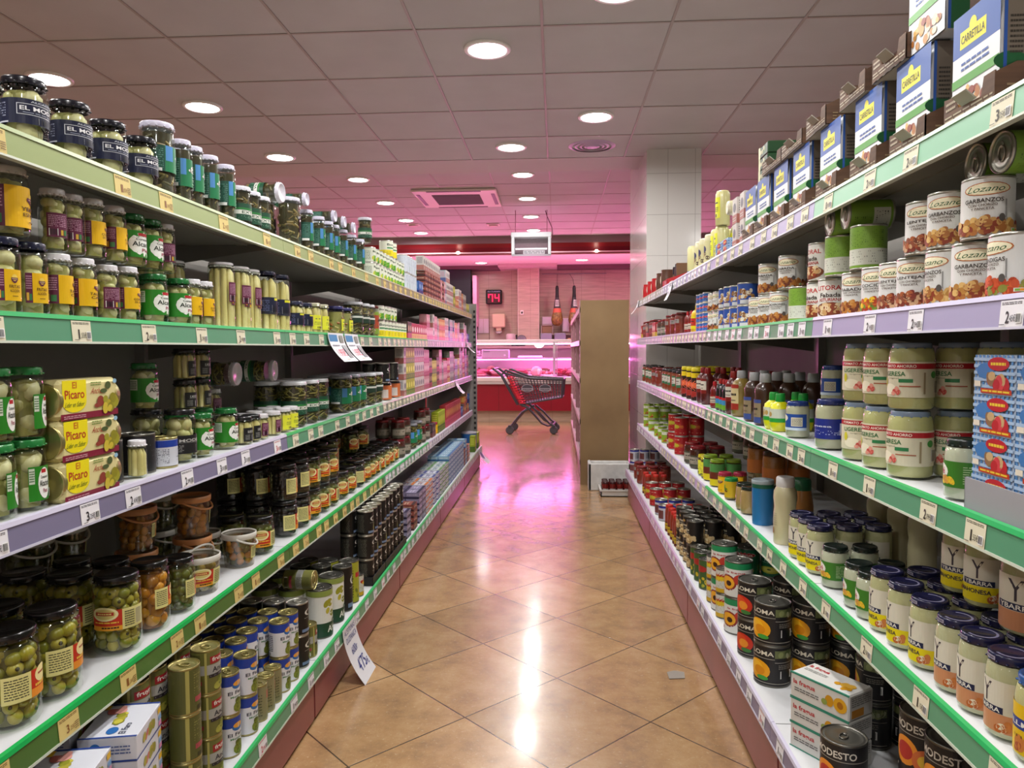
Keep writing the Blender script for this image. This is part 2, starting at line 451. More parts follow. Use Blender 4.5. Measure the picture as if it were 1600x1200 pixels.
g = G(); g.box(.02, X1, 13.0, Y1, CD-.06, CD, mat('#6a4650', .6)); g.box(X0, -1.0, 13.0, Y1, CD-.06, CD, mat('#6a4650', .6)); struct(g.obj('trim_5'))
g = G(); g.box(-.67, -.30, 13.05, Y1, 0, CD-.04, DTILE); g.box(-.675, -.665, 13.045, 13.06, 0, CD-.04, mat('#d7c3b8')); g.box(-.305, -.295, 13.045, 13.06, 0, CD-.04, mat('#d7c3b8')); struct(g.obj('pilaster'), 'travertine pilaster on the back wall')
g = G(); g.box(.69, 1.10, 5.71, 6.95, 0, CB, WTILE); struct(g.obj('column'), 'white tiled column')

# ---------------------------------------------------------------- lamps
disc = G(); disc.lathe([(.095, 0), (.095, .004)], mat('#ffffff', .5, emit=14), 32)
ringm = G(); ringm.lathe([(.095, .003), (.097, -.006), (.112, -.006), (.118, .0), (.118, .006)], mat('#e6e2e0', .3), 36, False, False)
disc_me = disc.mesh('diffuser'); ring_me = ringm.mesh('frame')
def downlight(i, x, y, z, lab, deli=False):
    t = empty('ceiling_light', (x, y, z-.006)); tag(t, lab, 'ceiling light', 'round recessed downlights')
    for n, me in (('frame', ring_me), ('diffuser', disc_me)):
        o = bpy.data.objects.new(n, me); COL.objects.link(o); o.parent = t
    l = bpy.data.lights.new('lamp', 'AREA'); l.shape = 'DISK'; l.size = .16; l.energy = LAMP_W*(.35 if deli else 1); l.color = (1, .97, .94); l.spread = radians(170)
    o = bpy.data.objects.new('lamp', l); COL.objects.link(o); o.parent = t; o.location = (0, 0, -.012)
LAMPLAB = ['large round downlight nearest the middle of the front ceiling', 'round downlight near the far end of the front ceiling, centre row', 'round downlight in the front ceiling, right of the aisle, before the column',
 'round downlight cut by the top edge, right of the aisle', 'added unseen downlight overhead, right of the aisle', 'added unseen downlight overhead, left of the aisle',
 'leftmost round downlight above the dark-lidded jars', 'round downlight left, above the green-labelled tall jars', 'left round downlight closest to the plain ceiling strip',
 'added unseen downlight above the left shelving', 'added unseen downlight above the near left shelving', 'added unseen downlight straight above the camera',
 'added downlight beyond the near right shelving', 'added downlight beyond the right shelving, middle', 'added downlight beyond the right shelving, near the column', 'added unseen downlight behind the camera, right', 'added unseen downlight behind the camera, left',
 'centre downlight half hidden by the step of the ceiling', 'first whole centre downlight on the pink ceiling', 'second whole centre downlight on the pink ceiling', 'centre downlight right above the hanging insect trap',
 'nearest left downlight on the pink ceiling', 'second left downlight on the pink ceiling', 'third left downlight on the pink ceiling', 'farthest left downlight on the pink ceiling',
 'round downlight on the pink ceiling, right of the column', 'far round downlight on the pink ceiling, right of the column', 'round downlight on the pink ceiling, far left']
for i, (x, y, z) in enumerate(LAMPS): downlight(i, x, y, z, LAMPLAB[i])
for i, (x, y, z) in enumerate(DELI_LAMPS): downlight(i, x, y, z, ['left downlight in the low pink ceiling above the number display', 'right downlight in the low pink ceiling above the hams', 'downlight in the low ceiling over the dark panel', 'downlight in the low ceiling hidden by the column'][i], True)
# tiny spotlights on the pale ledge
for x, l in ((-1.53, 'tiny spotlight on the ledge, left of the insect trap'), (.63, 'tiny spotlight on the ledge, right of the insect trap'), (-2.6, 'tiny spotlight on the ledge, far left')):
    g = G(); g.ball((0, 0, 0), (.03, .03, .022), mat('#fff0d8', .4, emit=12), 10, 6); tag(g.obj('spotlight', None, (x, 11.54, 2.66)), l, 'spotlight')

# air conditioning cassette
t = tag(empty('air_conditioner', (-1.12, 8.55, CB)), 'square air conditioning cassette set in the pink ceiling', 'air conditioner')
AC = mat('#dccfce', .4)
g = G(); g.box(-.47, .47, -.47, .47, -.03, 0, AC, .01); g.box(-.30, .30, -.46, -.42, -.034, -.028, mat('#3c3436')); g.box(.40, .44, -.3, .3, -.034, -.028, mat('#3c3436')); g.box(-.44, -.40, -.3, .3, -.034, -.028, mat('#3c3436')); g.box(-.30, .30, .42, .46, -.034, -.028, mat('#3c3436')); g.obj('panel', t)
g = G(); g.box(-.27, .27, -.27, .27, -.033, -.029, mat('#4a4446', .6))
for k in range(14): g.box(-.27, .27, -.26+.04*k, -.25+.04*k, -.037, -.033, mat('#6e6466', .5))
g.obj('intake_grille', t)
t = tag(empty('air_diffuser', (.27, 5.58, CA)), 'round lilac air diffuser in the front ceiling beside the column', 'air vent')
g = G()
for k in range(4): g.lathe([(.04+.035*k, -.012+.002*k), (.058+.035*k, -.006+.001*k)], mat('#b99fc4', .4), 32, k == 0, False)
g.lathe([(.15, -.008), (.175, -.001)], mat('#b99fc4', .4), 32, False, False); g.obj('louvre', t)
for (x, y, l) in ((-2.0, 10.35, 'small square sensor on the pink ceiling'), (-.9+.02, 10.45, 'small detector beside the left downlights'), (1.05, 9.65, 'small square detector on the pink ceiling near the column')):
    g = G(); g.box(-.09, .09, -.09, .09, -.012, 0, AC, .004); g.lathe([(.06, -.03), (.07, -.012)], mat('#c8b6b6'), 20); g.obj('smoke_detector', None, (x, y, CB))
for o in list(COL.objects):
    if o.name.startswith('smoke_detector'):
        tag(o, {0: 'small square sensor on the pink ceiling, left', 1: 'small square sensor on the pink ceiling, middle', 2: 'small square sensor on the pink ceiling near the column'}[0 if o.location.x < -1.5 else 1 if o.location.x < 0 else 2], 'smoke detector')

# ---------------------------------------------------------------- shop shelving
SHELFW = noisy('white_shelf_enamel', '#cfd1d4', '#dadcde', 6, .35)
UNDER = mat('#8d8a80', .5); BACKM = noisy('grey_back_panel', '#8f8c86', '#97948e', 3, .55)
MAROON = noisy('maroon_kick_plate', '#90494a', '#9c5153', 5, .35)
STEEL = mat('#8d8a86', .4, .3); DARK = mat('#17171a', .6)
RAILC = {'g': '#5a9675', 'G': '#476f30', 'y': '#9aa96f', 's': '#7d7896', 'l': '#a9a2c6', 'm': '#8fc4a4', 'k': '#7a8c76', 'p': '#a78fb4', 'o': '#8f8a70'}
LIPC = {'g': '#2fae62', 'G': '#17a850', 'y': '#a9b98a', 's': '#c9c5da', 'l': '#c9c4e0', 'm': '#b4dcc0', 'k': '#9db29a', 'p': '#bda6c6', 'o': '#a5a088'}
ZL = {'L1': 1.495, 'L2': 1.216, 'L3': .897, 'L4': .552, 'L5': .196, 'R1': 1.505, 'R2': 1.226, 'R3': .91, 'R4': .587, 'R5': .236}
XF = {k: ((-.743 if k == 'L5' else -.833) if k[0] == 'L' else (.533 if k == 'R5' else .62)) for k in ZL}
DEP = {k: (.50 if k[1] == '5' else .42) for k in ZL}
_tagm = {}
def price_tag_mesh(kind, num):
    """paper ticket, front towards +x local, base at z=0, centred on y"""
    k = (kind, num)
    if k in _tagm: return _tagm[k]
    w, h = .052, .036
    bg, ink = {'w': ('#e9e8ee', '#2a2a30'), 'c': ('#ded9bf', '#33302a'), 'y': ('#d9c47a', '#6d4a22'), 'r': ('#ecebf0', '#c2343c'), 'p': ('#d8c2d4', '#7a4a70')}[kind]
    g = G(); wr = wrap_plane((0, -w/2, 0), (0, 1, 0), (0, 0, 1), (1, 0, 0))
    g.box(-.0004, 0, -w/2, w/2, 0, h, mat(bg, .5))
    a, b = num.split(',')
    draw(g, [('L', .06, .9, .82, .94, 2, ink), ('T', a, .34, .36, .15 if a != '1' else .07, .46, ink), ('T', ',' + b + '€', .56, .30, .28, .3, ink, False), ('B', .72, .95, .12, .5), ('L', .06, .3, .05, .12, 1, ink)] if kind != 'y' else
         [('L', .06, .9, .80, .94, 2, ink), ('T', a, .42, .36, .13, .4, '#8a5a2a'), ('T', ',' + b + '€', .62, .3, .22, .24, '#8a5a2a', False), ('L', .74, .95, .12, .5, 4, ink)], wr, w, h, gap=.0003)
    _tagm[k] = g.mesh('price_tag'); return _tagm[k]
PRICES = ['1,79', '2,09', '1,55', '2,45', '3,05', '1,15', '2,19', '1,29', '0,95', '1,85', '3,25', '2,75']

def shelf(parent, key, y0, y1, rail, tags, seed, tagk):
    """one shelf board of a bay with its price rail and tickets; parent sits at the world origin"""
    z = ZL[key]; xf = XF[key]; s = 1 if key[0] == 'L' else -1      # s: direction of the aisle
    xb = xf - s*DEP[key]
    lo, hi = min(xf, xb), max(xf, xb)
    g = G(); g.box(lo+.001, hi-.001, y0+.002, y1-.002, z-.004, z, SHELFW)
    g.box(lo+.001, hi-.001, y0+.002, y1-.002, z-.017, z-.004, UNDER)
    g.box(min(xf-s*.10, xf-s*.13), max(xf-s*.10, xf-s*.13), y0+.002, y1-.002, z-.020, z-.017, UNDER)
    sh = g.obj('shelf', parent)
    if key[1] != '5':
        for yy, nm in ((y0+.001, 1), (y1-.005, 1)):
            g = G(); g.prism([(xb, z-.017), (xf-s*.03, z-.017), (xf-s*.03, z-.030), (xb, z-.085)], yy, yy+.004, mat('#6f6b63', .5), 'y'); g.obj('bracket', sh)
    # price rail: lip on top, sloping face, bright lower edge
    t0 = .042
    g = G()
    fx = lambda d: xf + s*d
    c, l = mat(RAILC[rail], .3), mat(LIPC[rail], .3)
    g.prism([(fx(0), z+.005), (fx(.008), z+.004), (fx(.010), z-.003), (fx(0), z-.003)], y0+.001, y1-.001, l, 'y')
    g.prism([(fx(0), z-.003), (fx(.008), z-.003), (fx(.011), z-.040), (fx(0), z-.040)], y0+.001, y1-.001, c, 'y')
    g.prism([(fx(0), z-.040), (fx(.012), z-.040), (fx(.013), z-.044), (fx(0), z-.044)], y0+.001, y1-.001, mat('#b9bfae' if rail in 'gGym' else '#b5b2c2', .4), 'y')
    g.obj('price_rail', sh)
    rnd = random.Random(seed)
    n = tags; 
    for i in range(n):
        yy = y0 + (y1-y0)*(i+.5+rnd.uniform(-.22, .22))/n
        if y1 - y0 < .2: break
        kd = tagk if rnd.random() > .12 else ('r' if tagk == 'w' else tagk)
        o = bpy.data.objects.new('price_tag', price_tag_mesh(kd, rnd.choice(PRICES))); COL.objects.link(o); o.parent = sh
        o.location = (fx(.0122), yy, z-.0405); o.rotation_euler = (0, -.08, 0 if s > 0 else pi)
    return sh

def gondola(side, ys, rails, ntags, tagks, labs):
    # ntags, tagks: one list per shelf height, one entry per bay
    s = 1 if side == 'L' else -1
    bx = XF[side+'5']
    xb = (-1.29 if s > 0 else 1.085)
    for b in range(len(ys)-1):
        y0, y1 = ys[b], ys[b+1]
        if side == 'R' and y1 > 5.4: y1 = 5.60
        t = tag(empty('gondola_shelving', (xb, (y0+y1)/2, 0)), labs[b], 'shelving', 'bays of supermarket shelving along the aisle')
        off = Vector(t.location)
        n0 = len(COL.objects)
        for k in range(5):
            key = side + str(k+1)
            shelf(t, key, y0, y1, rails[k][b], ntags[k][b], b*17+k*5+(3 if s > 0 else 0), tagks[k][b])
        yq = 5.705 if side == 'R' and b == len(ys)-2 else y1-.002
        g = G(); g.box(min(xb, xb-s*.02), max(xb, xb-s*.02), y0+.002, yq, 0, 1.62, BACKM)
        for q in (1,): g.box(min(xb+s*.0, xb+s*.002), max(xb, xb+s*.002), y0, y0+.006, 0, 1.62, DARK)
        g.obj('back_panel', t)
        g = G(); z = ZL[side+'5']
        g.box(min(bx-s*.01, bx-s*.025), max(bx-s*.01, bx-s*.025), y0+.006, y1-.006, .012, z-.045, MAROON)
        g.box(min(bx-s*.03, bx-s*.035), max(bx-s*.03, bx-s*.035), y0, y1, 0, z-.045, DARK)
        g.obj('kick_plate', t)
        g = G(); g.box(min(xb, xb+s*.03), max(xb, xb+s*.03), y0-.014 if b else y0, y0+.014, 0, 1.62, STEEL); g.obj('upright', t)
        for o in list(COL.objects)[n0:]:
            if o.parent == t: o.location = Vector(o.location) - off
YL = [.95, 2.20, 3.45, 4.70, 5.95, 7.20]
YR = [.55, 1.80, 3.05, 4.30, 5.55]
gondola('L', YL, ['yyooo', 'gggss', 'sgkkp', 'GGgss', 'gggkk'],
        [[5, 7, 10, 13, 14], [6, 9, 12, 15, 15], [7, 9, 14, 15, 15], [8, 12, 15, 16, 16], [7, 10, 13, 13, 13]],
        ['yyyyy', 'cccpp', 'wcccp', 'yywwp', 'wwwwp'],
        ['nearest left shelving bay with large black-lidded olive jars', 'second left shelving bay with asparagus and bean jars', 'third left shelving bay, behind the handwritten paper sign', 'fourth left shelving bay with stacked small cartons', 'far left shelving bay ending at the perforated post'])
gondola('R', YR, ['mlloo', 'lgppo', 'ggppk', 'gglpp', 'sspps'],
        [[6, 10, 14, 15, 14], [6, 12, 15, 16, 16], [6, 11, 15, 16, 16], [6, 10, 13, 15, 16], [7, 10, 13, 14, 14]],
        ['ccwwp', 'wwcpp', 'cccpp', 'cccwp', 'wwwpp'],
        ['nearest right shelving bay with mayonnaise jars', 'second right shelving bay', 'third right shelving bay', 'fourth right shelving bay', 'far right shelving bay ending at the tiled column'])
# end frame of the left row
t = tag(empty('end_panel', (-1.05, 7.26, 0)), 'grey end frame with perforated post closing the left shelving', 'shelving')
g = G(); g.box(-.24, .23, -.01, .01, 0, 1.60, noisy('grey_sheet', '#8e8a88', '#989492', 3, .5)); g.obj('panel', t)
g = G(); g.box(.23, .265, -.02, .02, 0, 1.60, STEEL)
for k in range(30): g.box(.236, .256, -.0212, -.0205, .06+.05*k, .085+.05*k, DARK)
g.obj('post', t)
# ---------------------------------------------------------------- meat counter and the wall behind it
CR = mat('#8e0f24', .3); MAG = mat('#ff4ad0', .5, emit=1)
CX0, CX1, CY = -3.4, 2.6, 11.5
t = tag(empty('meat_counter', (0, CY, 0)), 'long red refrigerated meat counter with glass front and pink light', 'display counter')
g = G(); g.box(CX0, CX1, .06, 1.0, 0, .18, KICKT); g.obj('plinth', t)
g = G(); g.box(CX0, CX1, 0, .1, .18, .60, CR)
for x in (-2.2, -.9, -.08, .9, 2.0): g.box(x-.003, x+.003, -.002, .01, .18, .60, mat('#5f0a18', .4))
g.obj('front_panel', t)
g = G(); g.box(CX0, CX1, -.03, .14, .60, .64, mat('#b9b0ac', .35)); g.box(CX0, CX1, -.03, .14, .64, .71, mat('#d9cdc9', .3), .01); g.obj('ledge', t)
g = G(); g.box(CX0, CX1, .1, .95, .66, .70, mat('#b8aeb2', .3, .4)); g.obj('display_tray', t)
g = G(); g.prism([(.10, .71), (.105, .71), (.305, 1.245), (.30, 1.245)], CX0, CX1, glass('counter_glass', '#fbf6fa'), 'x'); g.obj('front_glass', t)
g = G(); g.box(CX0, CX1, .28, .55, 1.26, 1.30, mat('#ded3cf', .35), .008); g.box(CX0, CX1, .28, .30, 1.235, 1.262, mat('#f3dfe6', .4)); g.obj('top_rail', t)
for x in (-2.1, -.03, 2.1):
    g = G(); g.box(x-.02, x+.02, .24, .28, .71, 1.26, mat('#d7cdd0', .3, .5)); g.box(x+.035, x+.05, .26, .29, .71, 1.26, mat('#cfc4c8', .3, .5)); g.obj('post', t)
g = G(); g.box(CX0, CX1, .35, .62, .985, 1.0, mat('#d9c3d6', .3)); g.obj('glass_shelf', t)
g = G(); g.box(CX0, CX1, .90, .95, .0, 1.0, mat('#a59aa0', .4)); g.obj('rear_panel', t)
g = G(); g.tube([(CX0+.05, .33, 1.235), (CX1-.05, .33, 1.235)], .014, mat('#ffb6e8', .5, emit=9), 8); g.obj('fluorescent_tube', t)
g = G(); g.tube([(CX0+.05, .40, .978), (CX1-.05, .40, .978)], .008, mat('#ff8ade', .5, emit=9), 8); g.obj('fluorescent_tube', t)
def area(name, loc, sx, sy, e, col, rot, parent=None):
    l = bpy.data.lights.new(name, 'AREA'); l.shape = 'RECTANGLE'; l.size = sx; l.size_y = sy; l.energy = e; l.color = col
    o = bpy.data.objects.new(name, l); COL.objects.link(o); o.location = loc; o.rotation_euler = rot
    if parent: o.parent = parent
    return o
# the case's tubes shine down and forward
area('case_light_down', (-.4, .42, 1.225), 6.0, .06, 52, (1, .16, .66), (0, 0, 0), t)
area('case_light_front', (-.4, .27, 1.20), 6.0, .05, 27, (1, .16, .72), (radians(-62), 0, 0), t)
area('case_light_shelf', (-.4, .40, .97), 6.0, .05, 16, (1, .18, .70), (radians(-25), 0, 0), t)
# added pink light without a lamp, stands for case light bounced onto the ceiling
area('added_pink_uplight', (-.4, .50, 1.33), 6.0, .10, 50, (1, .24, .48), (radians(-148), 0, 0), t)

# meat and packs in the case
rnd = random.Random(4)
def meat(x, y, kind, i):
    names = {0: ('steak', 'slab of red meat', 'meat'), 1: ('ham_piece', 'pale round ham piece', 'meat'), 2: ('sausage', 'coil of red sausages', 'sausage'), 3: ('meat_tray', 'white tray of minced meat', 'tray')}
    nm, d, c = names[kind]
    g = G()
    cols = ['#a8434e', '#c98a8c', '#8f2d38', '#d9b0ac', '#b3545e']
    if kind == 0:
        for k in range(3): g.ball((rnd.uniform(-.03, .03), rnd.uniform(-.03, .03), .02+.018*k), (.09, .07, .018), mat(rnd.choice(cols), .35), 12, 6)
    elif kind == 1: g.ball((0, 0, .05), (.09, .075, .05), mat('#d79a98', .35), 14, 8); g.ball((.03, -.05, .05), (.03, .03, .03), mat('#e7c9c0', .4), 10, 6)
    elif kind == 2:
        pts = [(.07*cos(a*.9)*(1-a*.08), .06*sin(a*.9)*(1-a*.08), .02+.006*a) for a in range(9)]
        g.tube(pts, .017, mat('#8f2d30', .35), 8)
    else:
        g.box(-.09, .09, -.06, .06, 0, .02, mat('#e6dfe2', .4), .006)
        for k in range(7): g.ball((rnd.uniform(-.06, .06), rnd.uniform(-.035, .035), .03), (.03, .025, .018), mat(rnd.choice(cols), .4), 8, 5)
    o = g.obj(nm, None, (x, CY + y, .7015)); o.scale = (1.05, 1.1, 1.7); o.rotation_euler = (0, 0, rnd.uniform(-.2, .2))
    return o, d, c
i = 0; k = 0
WH = ['at the far left', 'left of the cart handle', 'above the cart seat', 'above the cart basket', 'right of the glass post', 'near the brown panel']
for row, y in enumerate((.39, .57, .75)):
    x = -1.65 if row == 0 else -1.75; k = 0
    while x < .42:
        kd = rnd.choice((0, 1, 2, 3, 0)); o, d, c = meat(x, y, kd, i)
        tag(o, f"{d}, {['first','second','third','fourth','fifth','sixth','seventh','eighth','ninth','tenth','eleventh','twelfth'][k]} from left in {['front','middle','rear'][row]} of meat case", c, 'meat laid out in the lit case')
        x += .222; k += 1; i += 1
# scale, slicer and boxes behind the glass
g = G(); g.box(-.22, .22, -.15, .15, 0, .14, mat('#b5aab4', .4), .01); draw(g, [('L', .08, .32, .68, .82, 1, '#4b3358'), ('E', .85, .35, .04, .1, '#e8d8ec')], wrap_plane((-.22, -.151, 0), (1, 0, 0), (0, 0, 1), (0, -1, 0)), .44, .14)
tag(g.obj('scale_box', None, (-.98, 11.985, 1.002)), 'lilac box with small dark lettering on the case shelf', 'box')
g = G(); g.box(-.28, .28, -.1, .1, 0, .03, mat('#cfc5c8', .3)); g.box(-.26, .26, -.09, .09, .05, .07, mat('#cfc5c8', .3)); g.box(-.24, .24, -.08, .08, .09, .12, mat('#bfb3b8', .3))
for x in (-.24, .22): g.box(x, x+.02, -.08, .08, .03, .09, mat('#9d9398', .3))
tag(g.obj('tray_rack', None, (-1.48, 11.985, 1.002)), 'stack of steel trays behind the counter glass, left', 'tray')
g = G(); g.box(-.2, .2, -.1, .1, 0, .035, mat('#e3d9e2', .3), .01); tag(g.obj('plastic_tray', None, (-.42, 11.98, 1.002)), 'flat white tray behind the counter glass, centre', 'tray')
g = G(); g.box(-.07, .07, -.05, .05, 0, .12, mat('#2c2830', .4), .02); g.box(-.10, .10, -.04, .04, .12, .16, mat('#2c2830', .4), .01); tag(g.obj('label_printer', None, (-1.85, 11.985, 1.002)), 'dark small machine behind the counter glass, left end', 'machine')
# back worktop
t = tag(empty('back_worktop', (0, 13.02, 0)), 'stone worktop along the back wall', 'worktop')
g = G(); g.box(CX0, CX1, -.25, .0, 1.16, 1.20, mat('#a88e86', .35)); g.obj('top', t); g = G(); g.box(CX0, CX1, -.20, -.02, 0, 1.16, mat('#8b7a78', .5)); g.obj('base', t)
# slicer
t = tag(empty('slicer', (-.66, 12.88, 1.20)), 'dark meat slicer standing before the pilaster', 'slicer')
g = G(); g.box(-.13, .13, -.08, .08, 0, .05, mat('#2a272b', .4), .02); g.box(-.04, .08, -.04, .04, .05, .12, mat('#3a363b', .4), .02); g.obj('body', t)
g = G(); g.X = Matrix.Translation((.06, 0, .11)) @ Matrix.Rotation(radians(90), 4, 'X'); g.lathe([(.08, -.006), (.085, 0), (.08, .006)], mat('#8d878c', .25, .8), 24); g.X = None; g.obj('blade', t)
g = G(); g.tube([(-.02, 0, .10), (-.03, 0, .17)], .012, mat('#151416', .4)); g.ball((-.03, 0, .18), .02, mat('#151416', .4)); g.obj('handle', t)
# knife block-like dark gadget at the cable
g = G(); g.box(-.09, .05, -.03, .03, 0, .05, mat('#1c191e', .5), .01); g.tube([(.02, 0, .04), (.16, 0, .06)], .01, mat('#2c272d', .4)); tag(g.obj('power_strip', None, (-1.66, 12.9, 1.20)), 'dark plug strip on the worktop below the number display', 'plug')
# white tiles patch / charts
g = G()
for k in range(4): g.box(.1*k+.003, .1*k+.097, -.006, 0, 0, .26, mat('#d8bcc8', .35))
tag(g.obj('notice_sheet', None, (-1.62, 13.39, 1.44)), 'pale striped notice panel on the wall below the number display', 'notice')
t = tag(empty('towel_dispenser', (-1.03, 13.3, 1.53)), 'beige paper towel dispenser on the back wall', 'dispenser')
g = G(); g.box(-.12, .12, -.10, .08, 0, .25, mat('#d8b69c', .4), .02); g.obj('housing', t)
g = G(); g.box(-.05, .05, -.08, .02, -.06, 0, mat('#cfa88f', .4), .01); g.ball((0, -.03, -.07), (.06, .04, .04), mat('#e3d5d2', .6)); g.obj('paper', t)
t = tag(empty('paper_roll', (-.80, 13.1, 1.20)), 'roll of white paper on the worktop beside the pilaster', 'paper roll')
g = G(); g.lathe([(.06, 0), (.09, .02), (.09, .20), (.06, .22)], mat('#c7a7ae', .7), 20); g.obj('roll', t)
# number display
t = tag(empty('number_display', (-1.12, 13.33, 1.96)), 'black queue display showing red digits 74', 'display')
g = G(); g.box(-.145, .145, -.03, .06, 0, .26, mat('#1b1018', .4), .015); g.obj('case', t)
g = G(); draw(g, [('T', 'SU TURNO', .5, .5, 1, 1, '#9a8eb4')], wrap_plane((-.11, -.0315, .215), (1, 0, 0), (0, 0, 1), (0, -1, 0)), .22, .022); g.obj('lettering', t)
g = G(); RD = mat('#ff1540', .4, emit=3); w, h, th = .085, .14, .017
g.box(-.115, .115, -.0315, -.030, .02, .20, mat('#4a0a1a', .4))
def seg(ox, segs):
    P = {'a': (0, w, h-th, h), 'b': (w-th, w, h/2, h), 'c': (w-th, w, 0, h/2), 'd': (0, w, 0, th), 'e': (0, th, 0, h/2), 'f': (0, th, h/2, h), 'g': (0, w, h/2-th/2, h/2+th/2)}
    for q in segs:
        a, b, c, d = P[q]; g.box(ox+a+.002, ox+b-.002, -.034, -.0315, .04+c+.002, .04+d-.002, RD)
seg(-.10, 'abcf'); seg(.015, 'fgbc'); g.obj('digits', t)
g = G(); g.tube([(-.09, 0, 0), (-.092, 0, -.3), (-.085, 0, -.70)], .004, mat('#3a1a26', .6), 6); g.obj('cable', t)
# black panel and pink strip
g = G(); g.box(-2.9, -1.5, 13.0, 13.1, 1.75, 2.56, mat('#23252b', .35), .01); g.box(-2.9, -1.48, 12.98, 13.12, 1.2, 1.76, mat('#191a20', .4), .01); tag(g.obj('menu_panel'), 'large blank dark panel hanging above the far end of the left shelving', 'panel')
g = G(); g.box(-1.47, -1.40, 13.02, 13.4, 1.55, 2.45, mat('#e9a6c6', .5)); tag(g.obj('pink_strip_panel'), 'narrow pink vertical strip beside the dark panel', 'panel')
g = G(); g.box(-.03, .03, -.015, 0, -.04, .04, mat('#e7d7cf', .4), .005); g.ball((0, -.015, 0), (.016, .008, .022), mat('#151316', .4)); tag(g.obj('wall_socket', None, (-.60, 13.05, 1.79)), 'small dark oval fitting on the pilaster', 'fitting')
# hams
def ham(x, lab, r):
    t = tag(empty('hanging_ham', (x, 13.05, 1.55), r), lab, 'ham', 'cured hams hanging on the back wall')
    g = G(); prof = [(.0, 0), (.05, .01), (.09, .05), (.105, .11), (.095, .17), (.075, .24)]
    g.lathe(prof, noisy('cured_ham_skin', '#6a4522', '#a07838', 30, .4), 20, False, False); g.obj('ham_body', t)
    g = G(); g.lathe([(.078, .235), (.070, .28), (.062, .31)], mat('#cf5a45', .5), 18, False, False); g.obj('red_band', t)
    g = G(); g.lathe([(.062, .31), (.055, .37), (.045, .43), (.034, .50)], mat('#3a3236', .4), 18, False, False)
    draw(g, [('R', 0, 1, .1, .9, '#d6cfc9'), ('L', .08, .92, .2, .8, 4, '#3a3236')], wrap_cyl(.062, -pi/2, .33, .08, -.12), .08, .14, .02, .003); g.obj('label_sleeve', t)
    g = G(); g.lathe([(.034, .50), (.028, .58), (.030, .66), (.022, .70), (0.004, .71)], mat('#19171a', .5), 14, False, False); g.tube([(0, 0, .70), (0, .05, .82), (.004, .2, .93)], .003, mat('#2a2224'), 5); g.obj('hoof', t)
ham(.02, 'left of the two cured hams hanging behind the counter', 0); ham(.32, 'right of the two cured hams, next to the brown panel', .4)
g = G(); g.tube([(-.25, 13.3, 2.49), (.9, 13.3, 2.49)], .008, mat('#8a8080', .3, .6)); [g.box(x-.006, x+.006, 13.29, 13.4, 2.484, 2.496, mat('#8a8080', .3, .6)) for x in (-.2, .35, .85)]; tag(g.obj('hanging_rail'), 'thin steel rail high on the back wall', 'rail')
for (x, w, z, h, c, l) in ((-.17, .20, 1.2, .22, '#8b8794', 'left grey crate on the worktop under the hams'), (.07, .20, 1.2, .22, '#857f92', 'second grey crate on the worktop under the hams'), (.30, .20, 1.2, .13, '#b8805c', 'orange-brown box on the worktop beside the brown panel'),
      (-.16, .18, 1.58, .14, '#c9b7c0', 'pale box on the upper ledge left of the hams'), (.17, .12, 1.45, .24, '#cdbac4', 'pale bag-shaped box between the two hams'), (-.16, .18, 1.42, .14, '#a87a60', 'brown box below the pale box left of the hams')):
    g = G(); yb = 13.0 if z > 1.3 else 12.88
    g.box(-w/2, w/2, -.08, .08, 0, h, mat(c, .45), .01)
    for k in range(3): g.box(-w/2+.015, w/2-.015, -.083, -.08, h*(.15+.27*k), h*(.25+.27*k), mat(c, .6))
    tag(g.obj('storage_box', None, (x, yb + (.22 if z > 1.3 else 0), z)), l, 'box')
g = G(); g.box(-.27, .34, 13.12, 13.38, 1.395, 1.42, mat('#b59a94', .4)); g.box(-.27, -.25, 13.12, 13.38, 1.42, 1.575, mat('#b59a94', .4)); g.box(-.07, -.05, 13.12, 13.38, 1.42, 1.575, mat('#b59a94', .4)); g.box(-.27, -.05, 13.12, 13.38, 1.56, 1.58, mat('#b59a94', .4)); tag(g.obj('wall_shelf'), 'small wall shelf behind the hams', 'shelf')

# ---------------------------------------------------------------- insect trap hung from the pink ceiling
t = tag(empty('insect_trap', (-.31, 9.4, 2.33)), 'white framed electric insect trap hanging from the pink ceiling', 'insect trap')
WF = mat('#d3dbe0', .35)
g = G(); g.box(-.255, .255, -.07, .07, .225, .29, WF, .008); g.box(-.25, -.212, -.07, .07, 0, .23, WF, .006); g.box(.212, .25, -.07, .07, 0, .23, WF, .006); g.box(-.25, .25, -.07, .07, -.01, .012, mat('#a7a0ab', .4)); g.box(-.21, .21, .05, .06, .012, .225, mat('#6b4a56', .5)); g.obj('frame', t)
g = G()
for k in range(27): g.box(-.205+.0155*k, -.2035+.0155*k, -.066, -.064, .012, .225, mat('#b9b6bd', .3, .5))
g.obj('wire_grid', t)
g = G(); g.tube([(-.2, -.02, .085), (.2, -.02, .085)], .011, mat('#f3e9ef', .4, emit=.6), 10); g.obj('lamp_tube', t)
g = G(); g.box(-.10, .17, -.0665, -.066, .015, .06, mat('#c9c3cc', .4)); draw(g, [('L', .03, .97, .1, .9, 2, '#3d3844')], wrap_plane((-.10, -.067, .015), (1, 0, 0), (0, 0, 1), (0, -1, 0)), .27, .045); g.obj('nameplate', t)
for x in (-.2, .2):
    g = G(); g.tube([(x, 0, .29), (x, 0, .575)], .004, mat('#7d3a4c', .5), 6); g.obj('hanging_rod', t)
g = G(); g.tube([(.18, .05, .575), (.20, .04, .5), (.26, .02, .36), (.27, 0, .27), (.25, 0, .25)], .005, mat('#4a1f2c', .6), 6); g.obj('cable', t)

